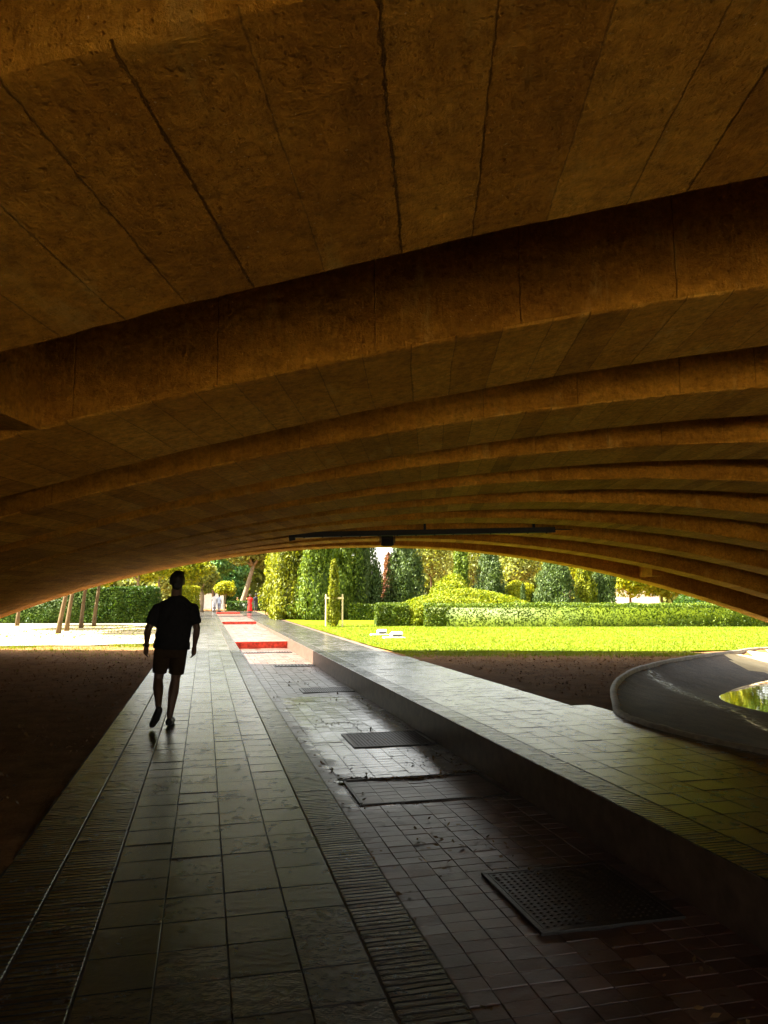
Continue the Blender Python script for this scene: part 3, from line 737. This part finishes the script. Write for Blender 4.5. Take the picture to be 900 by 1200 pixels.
def conifer(X, Y, h, w, leaf, n, ls, label, amp=.16, group=None, base=.08, power=.75, bark=M_BARKD, name='conifer_tree'):
    e = empty(name, (X, Y, 0)); tag(e, label, 'tree', group)
    bm = bmesh.new(); trunk_mesh(bm, h * .5, .05 + w * .035); from_bm('trunk', bm, bark, e, True)
    n = int(n * 1.7); ls = ls * .78
    t = rng.random(n) ** 1.15; ph = rng.uniform(0, 2 * np.pi, n)
    prof = (1 - t) ** power * np.clip((t + .03) / .12, 0, 1) ** .5 * 1.05
    d = np.stack([np.cos(ph), np.sin(ph), t * h / w * .9], -1)
    lump = lumps(d * [1.3, 1.3, 1], amp * 1.25, 2.8) * lumps(d * [2.5, 2.5, 2], amp * .5, 4)
    rad = w / 2 * prof * lump * (1 - rng.random(n) ** 1.8 * .45)
    z = base + t * (h - base)
    q = np.stack([np.cos(ph) * rad, np.sin(ph) * rad, z], -1)
    N = np.stack([np.cos(ph), np.sin(ph), np.full(n, .35)], -1)
    npl = int(14 + 10 * amp * 5); m2 = int(n * .62)           # upright plumes that break the outline
    tp = rng.random(npl) ** .9 * .9; pp = rng.uniform(0, 2 * np.pi, npl)
    rp_ = w / 2 * ((1 - tp) ** power * np.clip((tp + .05) / .12, 0, 1) ** .5) * rng.uniform(.7, .98, npl)
    ct = np.stack([np.cos(pp) * rp_, np.sin(pp) * rp_, base + tp * (h - base)], -1)
    pw = w * rng.uniform(.09, .2, npl); pl = np.minimum(h * rng.uniform(.09, .2, npl), 1.3)
    k_ = rng.choice(npl, m2, p=(pw * pl) / (pw * pl).sum()); dd = rng.normal(size=(m2, 3)); dd /= np.linalg.norm(dd, axis=1)[:, None]
    qq = ct[k_] + dd * np.stack([pw[k_], pw[k_], pl[k_]], -1) * (1 - rng.random(m2) ** 2 * .6)[:, None]
    qq[:, 2] = np.maximum(qq[:, 2], .05)
    q[:m2] = qq; N[:m2] = dd * [1, 1, .5] + [0, 0, .3]
    m = len(q); size = rng.uniform(.6, 1.35, m) * ls
    # upright sprays
    dirs = N * .5 + rng.normal(0, .55, (m, 3)); dirs /= np.linalg.norm(dirs, axis=1)[:, None]
    up = np.array([0, 0, 1.0]) + N * .45 + rng.normal(0, .3, (m, 3)); tt = up - dirs * (up * dirs).sum(1)[:, None]; tt /= np.linalg.norm(tt, axis=1)[:, None]
    u = np.cross(dirs, tt); s = size[:, None]
    co = np.stack([q - tt * s, q + u * s * .42, q + tt * s * 1.2, q - u * s * .42], 1).reshape(-1, 3)
    fcs = np.arange(4 * m).reshape(-1, 4)
    K, J = 10, 8; cv = []; 
    for j in range(J + 1):
        tj = j / J * .93; pj = (1 - tj) ** power * min(1, (tj + .03) / .12) ** .5 * w / 2 * .5
        for k in range(K): cv.append((math.cos(6.283 * k / K) * pj, math.sin(6.283 * k / K) * pj, base + tj * (h - base)))
    cf = [(j * K + k, j * K + (k + 1) % K, (j + 1) * K + (k + 1) % K, (j + 1) * K + k) for j in range(J) for k in range(K)]
    fcs = np.concatenate([fcs, np.array(cf) + len(co)]); co = np.concatenate([co, np.array(cv)])
    link('crown', np_mesh('crown', co, fcs), leaf, e)
    return e
def broadleaf(X, Y, hc, rx, rz, leaf, n, ls, label, trunk_r=.12, lean=(0, 0), lobes=14, group=None, bark=M_BARK, name='broadleaf_tree', limbs=5, inner=.5):
    e = empty(name, (X, Y, 0)); tag(e, label, 'tree', group)
    bm = bmesh.new(); trunk_mesh(bm, hc - rz * .55, trunk_r, lean, limbs, rx * .55); from_bm('trunk', bm, bark, e, True)
    v = rng.normal(size=(lobes, 3)); v /= np.linalg.norm(v, axis=1)[:, None]
    cen = v * (rng.random((lobes, 1)) ** .4) * [rx * .68, rx * .68, rz * .66] + [lean[0], lean[1], hc]
    lr = rng.uniform(.30, .52, lobes) * min(rx, rz * 1.3)
    k = rng.choice(lobes, n, p=lr ** 2 / (lr ** 2).sum())
    d = rng.normal(size=(n, 3)); d /= np.linalg.norm(d, axis=1)[:, None]
    q = cen[k] + d * (lr[k] * (1 - rng.random(n) ** 2 * inner) * lumps(d, .16, 3))[:, None] * [1, 1, .85]
    N = d * [1, 1, .8] + [0, 0, .4]
    leafquads('crown', q, N, rng.uniform(.6, 1.4, n) * ls, leaf, .55, .7, parent=e)
    return e
def mound(X, Y, h, rx, ry, leaf, n, ls, label, cat='shrub', group=None, rz=0.0, amp=.10, name='mounded_shrub'):
    d = rng.normal(size=(n, 3)); d[:, 2] = np.abs(d[:, 2]); d /= np.linalg.norm(d, axis=1)[:, None]
    q = d * lumps(d * [2, 2, 1], amp, 2.5)[:, None] * (1 - rng.random(n) ** 2 * .25)[:, None]
    q[:, 2] = np.sign(q[:, 2]) * np.abs(q[:, 2]) ** .7
    q = q * [rx, ry, h]; q[:, 2] = np.maximum(q[:, 2], .01)
    K, J = 14, 5; cv = []
    for j in range(J + 1):
        an = j / J * 1.5
        for k in range(K): cv.append((math.cos(6.283 * k / K) * math.cos(an) * rx * .7, math.sin(6.283 * k / K) * math.cos(an) * ry * .7, math.sin(an) ** .7 * h * .72 + .01))
    cf = np.array([(j * K + k, j * K + (k + 1) % K, (j + 1) * K + (k + 1) % K, (j + 1) * K + k) for j in range(J) for k in range(K)])
    o = leafquads(name, q, d, rng.uniform(.6, 1.3, n) * ls, leaf, .55, .8, extra=(np.array(cv), cf))
    o.location = (X, Y, 0); o.rotation_euler = (0, 0, rz)
    return tag(o, label, cat, group)
def px_w(wpx, Y): return wpx / FPX * Y / CP

# right-hand garden
hedge('blocker_hedge', (-2, -40, 0), (120, 1.6, 2.0), -.06, L_DARK, 26000, .16, 'unseen dark hedge added behind the viewpoint to hold back low sky light', rnd=.1)  # added out of view to block low sky light under the bridge
xa, xb = XA(497, 36.6), XA(884, 36.6) + 3
hedge('clipped_hedge', ((xa + xb) / 2, 38.0, 0), (xb - xa, 2.6, 1.13), 0, L_HEDGE, 42000, .055, 'long low clipped hedge along the back of the lawn', rnd=.05)
hedge('clipped_hedge', (XA(459, 38), 38.2, 0), (px_w(38, 37), 1.7, 1.12), .05, L_HEDGE, 9000, .05, 'short square hedge block beside the end of the long hedge')
hedge('clipped_hedge', (XA(430, 47), 47, 0), (px_w(40, 47), 1.3, 1.0), 0, L_HEDGE, 7000, .06, 'dark low hedge behind the staked young cypress')
mound(XA(488, 39), 38.4, 1.25, .8, 1.0, L_MOUND, 5000, .06, 'small lime shrub filling the gap between the two hedge blocks')
mound(XA(545, 44), 44, 1.95, px_w(78, 44), 1.7, L_MOUND, 16000, .07, 'broad low lime mound rising behind the long hedge', rz=0)
mound(XA(528, 50), 50, 2.75, px_w(26, 50), 1.6, L_MOUND, 7000, .08, 'tall rounded lime shrub behind the broad mound')
mound(XA(607, 55), 55, 2.6, px_w(22, 55), 1.4, L_YELL, 5000, .09, 'yellow rounded shrub between the two groups of cypresses')
mound(XA(640, 58), 58, 2.2, px_w(20, 58), 1.3, L_YELL, 4000, .09, 'yellow shrub half hidden behind the grey-green conifer')
mound(XA(812, 47), 47, 1.7, px_w(28, 47), 1.3, L_DARK, 6000, .08, 'dark shrub behind the right end of the long hedge')
G1 = 'conifers behind the lawn'
conifer(XA(326, 55), 55, 7.2, px_w(34, 55), L_CONY, 9000, .15, 'golden green thuja at the left end of the tall clump', .22, G1, power=.5)
conifer(XA(345, 49), 49, 7.4, px_w(60, 49), L_CONY, 13000, .14, 'broad bright thuja forming the front of the tall clump', .24, G1, power=.45)
conifer(XA(374, 47.5), 47.5, 7.0, px_w(54, 47.5), L_CON, 13000, .13, 'brownish green thuja with gaps behind the staked cypress', .26, G1, power=.45)
conifer(XA(405, 50), 50, 7.2, px_w(40, 50), L_CON, 9000, .13, 'mid green columnar conifer right of the tall clump', .18, G1, power=.45)
conifer(XA(428, 51), 51, 7.0, px_w(38, 51), L_COND, 9000, .12, 'deep green columnar conifer left of the patch of sky', .14, G1, power=.45)
conifer(XA(475, 51), 51, 7.4, px_w(46, 51), L_COND, 11000, .12, 'deep green conifer right of the patch of sky', .14, G1, power=.45)
conifer(XA(455, 52.5), 52.5, 4.6, px_w(20, 52), L_PLUM, 3500, .12, 'purplish brown narrow conifer under the patch of sky', .2, G1, power=.6)
conifer(XA(541, 54), 54, 5.3, px_w(27, 54), L_CON, 6000, .12, 'narrow cypress, left of the close pair', .14, G1, power=.5)
conifer(XA(573, 54), 54, 5.4, px_w(42, 54), L_COND, 9000, .12, 'wide dark cypress, right of the close pair', .14, G1, power=.5)
conifer(XA(613, 52), 52, 2.5, px_w(8, 52), L_COND, 1500, .08, 'tiny slim dark cypress among the yellow shrubs', .1, G1, power=.5)
conifer(XA(650, 54), 54, 4.3, px_w(54, 54), L_COND, 11000, .12, 'grey-green broad pyramidal conifer standing alone', .18, G1, power=.6)
conifer(XA(686, 55), 55, 4.4, px_w(28, 55), L_CONY, 5000, .12, 'bright yellow-green slim conifer near the right arch foot', .14, G1, power=.5)
conifer(XA(707, 56), 56, 4.2, px_w(40, 56), L_COND, 7000, .12, 'blue-green conifer farthest right under the arch', .14, G1, power=.5)
G2 = 'trees at the back of the garden'
for px, Y, hc, rx, rz, lf, lab in ((505, 76, 6.2, 4.2, 4.2, L_OLIVE, 'olive green tree crown between the tall conifers and the cypress pair'),
        (555, 84, 6.5, 4.6, 4.6, L_OLIVE, 'tall olive tree behind the cypress pair'),
        (610, 72, 5.6, 3.2, 3.4, L_OLIVE, 'thin olive tree with bare forked trunk behind yellow shrubs'),
        (668, 80, 5.8, 4.0, 4.2, L_YELL, 'yellow-green tree above the lone grey-green conifer'),
        (738, 62, 3.4, 2.5, 2.1, L_YELL, 'yellow tree in front of the white garden wall'),
        (775, 64, 3.2, 2.5, 2.0, L_YELL, 'yellow tree at the right end of the white garden wall'),
        (822, 66, 3.4, 2.7, 2.3, L_MOUND, 'lime tree hidden by the right foot of the arch'),
        (862, 62, 7.5, 3.6, 6.2, L_YELL, 'tall yellow-green tree whose reflection fills the pond'),
        (905, 60, 8.0, 3.6, 6.8, L_CON, 'tall dark green tree at the right edge, mirrored in the pond'),
        (960, 62, 7.5, 4.0, 6.2, L_YELL, 'tall tree outside the right foot of the arch')):
    broadleaf(XA(px, Y), Y, hc, rx, rz, lf, 6500, .16, lab, .13, (0, 0), 22, G2)
# left-hand garden
xa, xb = XA(-60, 41), XA(176, 41)
hedge('clipped_hedge', ((xa + xb) / 2, 41.8, .05), (xb - xa, 1.5, 1.95), 0, L_DARK, 52000, .065, 'tall dark laurel hedge behind the row of slim trunks', rnd=.07)
hedge('clipped_hedge', (XA(220, 50), 50, 0), (px_w(22, 50), 1.4, 2.15), 0, L_YELL, 6000, .07, 'tall lime clipped block beside the walking man')
hedge('clipped_hedge', (XA(296, 76), 76, 0), (px_w(56, 76), 1.2, .95), 0, L_DARK, 5000, .09, 'far dark low hedge behind the woman in red')
G3 = 'slim trees beside the promenade'
for px, py, lean, lab in ((69, 743, .40, 'slim leaning pale trunk, nearest of the row by the gravel'), (79, 740, .22, 'slim greyish trunk, second of the row from the left'),
        (96, 736.5, .05, 'upright slim trunk, third of the row from the left'), (111, 734.5, .12, 'forked slim trunk, right end of the row'),
        (21, 734, .1, 'slim trunk low under the left foot of the arch'), (-12, 738, .2, 'slim tree hidden beyond the left foot of the arch')):
    g = G(px, py); broadleaf(g.x, g.y, 4.5, 2.2, 1.4, L_YELL, 5200, .12, lab, .10, (lean, .1), 9, G3, name='young_tree')
for px, Y, hc, rx, rz, lab in ((128, 50, 3.5, 1.9, 1.5, 'yellow-green tree rising behind the laurel hedge'), (162, 49, 3.6, 2.0, 1.6, 'orange tinted yellow tree left of the man'),
        (186, 56, 3.9, 2.2, 1.7, 'yellow tree directly behind the walking man'), (224, 57, 4.2, 2.1, 2.1, 'rounded yellow tree right of the walking man')):
    broadleaf(XA(px, Y), Y, hc, rx, rz, L_YELL, 8000, .11, lab, .14, (0, 0), 16, 'yellow trees behind the left hedge', M_BARKD)
broadleaf(XA(264, 66.5), 66.5, 2.15, 1.15, .72, L_YELL, 4000, .10, 'small round-headed yellow tree on a thin stem', .07, (0, 0), 30, None, M_BARKD, 'round_headed_tree')
broadleaf(XA(250, 84), 84, 6.2, 3.0, 4.0, L_TEAL, 9000, .2, 'blue-green tree beyond the small round-headed tree', .2, (0, 0), 16, G2)
broadleaf(XA(280, 80), 80, 6.6, 4.0, 2.6, L_OLIVE, 9000, .2, 'leaning pine with grey crown and bare trunk beyond the path', .32, (1.7, 0), 16, None, M_BARKD, 'pine_tree', 4)
broadleaf(XA(330, 62), 62, 3.4, 1.7, 2.6, L_YELL, 7000, .13, 'bright yellow-green tree beside the woman in red', .12, (0, 0), 16)
broadleaf(XA(205, 92), 92, 5.5, 4.5, 4.0, L_OLIVE, 7000, .22, 'olive tree far behind the yellow trees left of the promenade', .2, (0, 0), 16, G2)
broadleaf(XA(236, 70), 70, 3.4, 2.0, 1.7, L_OLIVE, 6000, .16, 'dark trunked tree between the yellow tree and the two pale figures', .28, (0, 0), 14, G2, M_BARKD)
broadleaf(XA(262, 98), 98, 4.4, 4.0, 4.2, L_TEAL, 8000, .24, 'low dark green tree far behind the two pale figures', .2, (0, 0), 16, G2)
# far wood that closes the view
n = 70000
an = rng.uniform(-.75, .75, n); rad = 112 + rng.normal(0, 5, n) + 5 * np.sin(an * 31)
hgt = (11 + 3 * np.sin(an * 23) + 2 * np.sin(an * 57 + 1)) * rng.random(n) ** .8
hgt = np.where(np.abs(an - .0) < .022, hgt * .35, hgt)
q = np.stack([np.sin(an) * rad, np.cos(an) * rad, hgt], -1)
N = np.stack([-np.sin(an), -np.cos(an), np.full(n, .5)], -1)
leafquads('distant_wood', q, N, rng.uniform(.25, .75, n), L_OLIVE, .6, .6, kind='stuff')

# ------------------------------------------------------------------ garden furniture
c = G(391.5, 735); e = empty('tree_stake_frame', (c.x, c.y, 0)); tag(e, 'pale wooden stake frame around the young cypress', 'tree stake')
wpx = px_w(19, c.y)
for sx in (-1, 1):
    bm = bmesh.new(); tube(bm, [(sx * wpx / 2, 0, -.2), (sx * wpx / 2, 0, 1.62)], [.042, .04], 10); from_bm('post', bm, M_WOOD, e)
bm = bmesh.new(); box(bm, (0, -.055, 1.43), (wpx + .12, .03, .10), bev=.005); from_bm('crossbar', bm, M_WOOD, e)
conifer(c.x - .04, c.y + .12, 3.35, .62, L_CONY, 2600, .075, 'slim young cypress tied inside a wooden stake frame', .16, None, power=.35, name='young_cypress', bark=M_WOOD)
for px, py, lab, wd in ((446, 745, 'small white ground spotlight on the lawn, farther and left of its pair', .5), (463, 748.5, 'flat white ground spotlight on the lawn, nearer and right of its pair', .6)):
    c = G(px, py); e = empty('ground_spotlight', c, .2); tag(e, lab, 'spotlight', 'ground spotlights on the lawn')
    bm = bmesh.new(); box(bm, (-.05, 0, .035), (wd + .18, .42, .05), bev=.012); from_bm('base', bm, M_WHITE, e)
    bm = bmesh.new(); box(bm, (.05, .02, .16), (wd * .72, .30, .13), bev=.03, rx=-.25); from_bm('housing', bm, M_WHITE, e)
    bm = bmesh.new(); box(bm, (.05, -.14, .125), (wd * .58, .012, .07), rx=-.25); from_bm('lens', bm, M_GLASS, e)
c = G(508, 733); bm = bmesh.new(); box(bm, (c.x, c.y, .09), (.95, .5, .16), .1, .02)
tag(from_bm('stone_slab', bm, M_WALL), 'pale flat stone lying at the foot of the hedge', 'stone')
def garden_wall(px0, px1, Y, h, lab):
    x0, x1 = XA(px0, Y), XA(px1, Y); e = empty('garden_wall', ((x0 + x1) / 2, Y, 0)); tag(e, lab, 'wall')
    bm = bmesh.new(); box(bm, (0, 0, h / 2 - .1), (x1 - x0, .3, h), bev=.01); from_bm('wall', bm, M_WALL, e)
    bm = bmesh.new(); box(bm, (0, 0, h - .055), (x1 - x0 + .1, .4, .09), bev=.01); from_bm('coping', bm, M_KERB, e)
garden_wall(713, 772, 70, 2.2, 'white garden wall glimpsed behind yellow trees at right')
garden_wall(632, 664, 74, 2.0, 'short white wall behind the grey-green conifer')
garden_wall(226, 262, 92, 1.9, 'far cream wall behind the people on the left')

# ------------------------------------------------------------------ people
M_SKIN = plain("skin", (.10, .054, .035), .55, 12, .08)
def smooth_body(o, vox, it=6):
    r = o.modifiers.new('remesh', 'REMESH'); r.mode = 'VOXEL'; r.voxel_size = vox; r.use_smooth_shade = True
    s = o.modifiers.new('smooth', 'SMOOTH'); s.factor = .5; s.iterations = it
def capsule(bm, pts, rad, seg=12):
    tube(bm, pts, rad, seg)
    for p, r in zip(pts, rad):
        r = r if not isinstance(r, tuple) else min(r)
        ball(bm, p, r * .985, 12, 8)
def hand(bm, wr, dirn, inward, sz=1.0):
    wr = Vector(wr); d = Vector(dirn).normalized(); iv = Vector(inward).normalized(); fw = d.cross(iv).normalized()
    if fw.y < 0: fw = -fw
    capsule(bm, [wr, wr + d * .045 * sz, wr + d * .095 * sz], [(.024 * sz), (.034 * sz), (.034 * sz)])
    for i, (off, ln) in enumerate(((-.030, .062), (-.010, .075), (.010, .08), (.030, .07))):
        s = wr + d * .095 * sz + fw * off * sz; a = s + d * ln * .5 * sz + iv * .008 * sz; b = a + d * ln * .35 * sz + iv * .028 * sz
        capsule(bm, [s, a, b], [.0095 * sz, .009 * sz, .0075 * sz], 8)
    s = wr + d * .03 * sz + fw * .028 * sz; a = s + d * .04 * sz + fw * .022 * sz + iv * .012 * sz
    capsule(bm, [s, a, a + d * .032 * sz + iv * .008 * sz], [.013 * sz, .011 * sz, .009 * sz], 8)
def person(loc, rz, label, scale=1.0, pose=None, shirt=(.012, .012, .014), lower=(.03, .018, .010), kind='shorts', hair=(.01, .008, .007), fine=True, watch=False, hair_long=False, group=None):
    e = empty('person', loc, rz); e.scale = (scale,) * 3; tag(e, label, 'person', group)
    J = dict(hd=(.045, .03, 1.735), nk=(.04, .01, 1.565), ch=(.03, 0, 1.36), wa=(.015, 0, 1.13), pe=(.0, 0, .96),
             sl=(-.175, 0, 1.415), sr=(.235, 0, 1.41), el=(-.285, -.02, 1.16), er=(.30, -.04, 1.16), wl=(-.30, .05, .97), wr=(.275, .03, .955),
             hl=(-.10, 0, .93), hr=(.10, 0, .93), kl=(-.145, .02, .545), kr=(.055, .07, .525), al=(-.115, -.27, .265), ar=(.005, -.02, .105))
    foot_l = [(-.105, -.33, .235), (-.14, -.29, .135), (-.18, -.235, .055)]; foot_r = [(.0, -.07, .05), (.015, .06, .045), (.03, .17, .035)]
    if pose: 
        J.update(pose.get('J', {})); foot_l = pose.get('fl', foot_l); foot_r = pose.get('fr', foot_r)
    vx = .011 if fine else .022
    bm = bmesh.new()
    hd = Vector(J['hd'])
    ball(bm, hd + Vector((0, -.005, .025)), (.084, .102, .10), 20, 14); ball(bm, hd + Vector((0, .03, -.05)), (.064, .074, .072), 16, 10)
    ball(bm, hd + Vector((0, .105, -.012)), (.013, .02, .022)); ball(bm, hd + Vector((0, .092, -.055)), (.024, .010, .008))
    for sx in (-1, 1):
        ball(bm, hd + Vector((sx * .088, -.005, -.005)), (.009, .02, .028)); ball(bm, hd + Vector((sx * .03, .086, .015)), (.013, .01, .008))
    capsule(bm, [J['ch'], J['nk'], hd + Vector((0, -.01, -.03))], [.085, .066, .062])
    tube(bm, [J['pe'], J['wa'], J['ch'], Vector(J['ch']) + Vector((.01, 0, .12))], [(.16, .11), (.15, .1), (.18, .115), (.12, .08)], 18)
    for s, sx in (('l', -1), ('r', 1)):
        capsule(bm, [J['s' + s], J['e' + s], J['w' + s]], [.058, .043, .028])
        mid = Vector(J['e' + s]).lerp(Vector(J['w' + s]), .3); capsule(bm, [J['e' + s], mid, J['w' + s]], [.042, .045, .027])
        dirn = Vector(J['w' + s]) - Vector(J['e' + s]); hand(bm, J['w' + s], (dirn.normalized() + Vector((0, 0, -.6))), (-sx, .15, 0), 1.0)
        k, a_, h_ = Vector(J['k' + s]), Vector(J['a' + s]), Vector(J['h' + s])
        capsule(bm, [h_, h_.lerp(k, .5), k], [.088, .075, .056]); 
        back = Vector((0, -.018, 0))
        capsule(bm, [k, k.lerp(a_, .3) + back, k.lerp(a_, .65) + back * .4, a_], [.058, .066, .050, .038])
    body = from_bm('body', bm, M_SKIN, e); smooth_body(body, vx)
    # clothes
    mt = plain('shirt_cloth', shirt, .85, 30, .2, .15); ml = plain('lower_cloth', lower, .85, 30, .2, .15); ms = plain('shoe', (.015, .014, .013), .6, 20, .2)
    mh = plain('hair_strands', hair, .6, 60, .3)
    bm = bmesh.new()
    ch = Vector(J['ch']); hem = Vector(J['pe']) + Vector((.003, 0, -.045))
    tube(bm, [hem, Vector(J['wa']), ch + Vector((0, 0, -.06)), ch + Vector((.005, 0, .05)), ch + Vector((.008, 0, .115)), ch + Vector((.01, 0, .16)), Vector(J['nk']) + Vector((-.003, -.005, .0))],
         [(.225, .15), (.206, .138), (.225, .15), (.235, .14), (.21, .12), (.14, .095), (.075, .072)], 24)
    for s in 'lr':
        sh, el = Vector(J['s' + s]), Vector(J['e' + s])
        tube(bm, [sh + (ch - sh) * .55 + Vector((0, 0, .09)), sh + Vector((0, 0, -.005)), sh.lerp(el, .35), sh.lerp(el, .76)], [.05, .078, .078, .072], 16); ball(bm, sh + Vector((0, 0, -.008)), .078, 14, 10)
    o = from_bm('shirt', bm, mt, e); smooth_body(o, vx, 4)
    fold = bpy.data.textures.new('cloth_folds', 'CLOUDS'); fold.noise_scale = .09; fd = o.modifiers.new('folds', 'DISPLACE'); fd.texture = fold; fd.strength = .03; fd.mid_level = .5
    bm = bmesh.new()
    if kind == 'shorts' or kind == 'trousers':
        tube(bm, [Vector(J['pe']) + Vector((0, 0, -.14)), Vector(J['pe']) + Vector((0, 0, .06))], [(.185, .125), (.17, .115)], 20)
        for s, sx in (('l', -1), ('r', 1)):
            h_, k, a_ = Vector(J['h' + s]), Vector(J['k' + s]), Vector(J['a' + s])
            if kind == 'shorts': tube(bm, [h_ + Vector((0, 0, .03)), h_.lerp(k, .35), h_.lerp(k, .78)], [(.10, .115), (.098, .11), (.086 if s == 'l' else .094, .1)], 18)
            else: tube(bm, [h_ + Vector((0, 0, .03)), h_.lerp(k, .4), k, a_ + Vector((0, 0, .02))], [.105, .095, .07, .06], 16)
    else:
        pe = Vector(J['pe'])
        tube(bm, [pe + Vector((0, 0, .14)), pe, pe + Vector((0, 0, -.3)), pe + Vector((.02, 0, -.62)), pe + Vector((.02, .02, -.82))], [(.15, .11), (.19, .14), (.21, .17), (.25, .21), (.27, .23)], 20)
    o = from_bm({'shorts': 'shorts', 'trousers': 'trousers'}.get(kind, 'skirt'), bm, ml, e); smooth_body(o, vx, 3)
    for ft in (foot_l, foot_r):
        bm = bmesh.new(); capsule(bm, ft, [.045, .05, .040]); o = from_bm('shoe', bm, ms, e); smooth_body(o, vx, 2)
    bm = bmesh.new()
    ball(bm, hd + Vector((0, -.018, .042)), (.093, .106, .10), 20, 14)
    ball(bm, hd + Vector((.01, .03, .105)), (.072, .07, .048), 14, 10)
    ball(bm, hd + Vector((0, -.055, -.025)), (.07, .058, .07), 14, 10)
    if hair_long: capsule(bm, [hd + Vector((0, -.07, 0)), hd + Vector((0, -.09, -.2))], [.07, .06])
    o = from_bm('hair', bm, mh, e); smooth_body(o, .012 if fine else .02, 2)
    tx = bpy.data.textures.new('hair_clumps', 'CLOUDS'); tx.noise_scale = .03
    dm = o.modifiers.new('clumps', 'DISPLACE'); dm.texture = tx; dm.strength = .022; dm.mid_level = .5
    if watch:
        bm = bmesh.new(); w_, l_ = Vector(J['wl']), Vector(J['el']); d = (w_ - l_).normalized()
        tube(bm, [w_ - d * .012, w_ + d * .016], [.034, .034], 16); box(bm, w_ + Vector((-.034, 0, 0)), (.012, .036, .036), bev=.004)
        from_bm('wristwatch', bm, M_STEEL, e)
    return e
g = G(198, 850)
man = person((g.x, g.y, 0), -TH, 'man in black t-shirt and shorts walking away on the shaded promenade', .985, watch=True)
st = dict(al=(-.10, 0, .10), ar=(.10, 0, .10), kl=(-.10, .03, .52), kr=(.10, .03, .52), hd=(0, .03, 1.735), nk=(0, .01, 1.565), ch=(0, 0, 1.36), wa=(0, 0, 1.13), sl=(-.19, 0, 1.44), sr=(.19, 0, 1.44),
          el=(-.25, -.03, 1.2), er=(.25, -.03, 1.2), wl=(-.24, .08, .98), wr=(.24, .08, .98))
FL, FR = [(-.10, -.06, .05), (-.10, .06, .045), (-.10, .17, .035)], [(.10, -.06, .05), (.10, .06, .045), (.10, .17, .035)]
pose = dict(J=st, fl=FL, fr=FR)
Gp = 'people at the far end of the promenade'
g = G(293, 718); person((g.x, g.y, 0), 2.9, 'distant woman in a long red dress at the end of the path', .90, pose, (.55, .02, .015), (.6, .02, .015), 'dress', (.03, .02, .012), False, hair_long=True, group=Gp)
g = G(299.5, 716.5); person((g.x, g.y, 0), .3, 'distant person in dark clothes just behind the woman in red', .93, pose, (.02, .022, .03), (.05, .05, .06), 'trousers', fine=False, group=Gp)
g = G(251, 717); person((g.x, g.y, 0), .2, 'distant person in white, left of the two people by the small round tree', .95, pose, (.75, .76, .8), (.6, .62, .7), 'trousers', fine=False, group=Gp)
g = G(256.5, 717); person((g.x, g.y, 0), -.4, 'distant person in pale blue, right of the two people by the small round tree', .9, pose, (.45, .52, .68), (.2, .22, .3), 'trousers', fine=False, group=Gp)

# ------------------------------------------------------------------ render settings
cy = SC.cycles
cy.max_bounces = 9; cy.diffuse_bounces = 5; cy.glossy_bounces = 4; cy.transmission_bounces = 4; cy.transparent_max_bounces = 4
cy.caustics_reflective = False; cy.caustics_refractive = False
cy.sample_clamp_indirect = 6.0
cy.use_denoising = True
try: cy.denoiser = 'OPENIMAGEDENOISE'
except Exception: pass
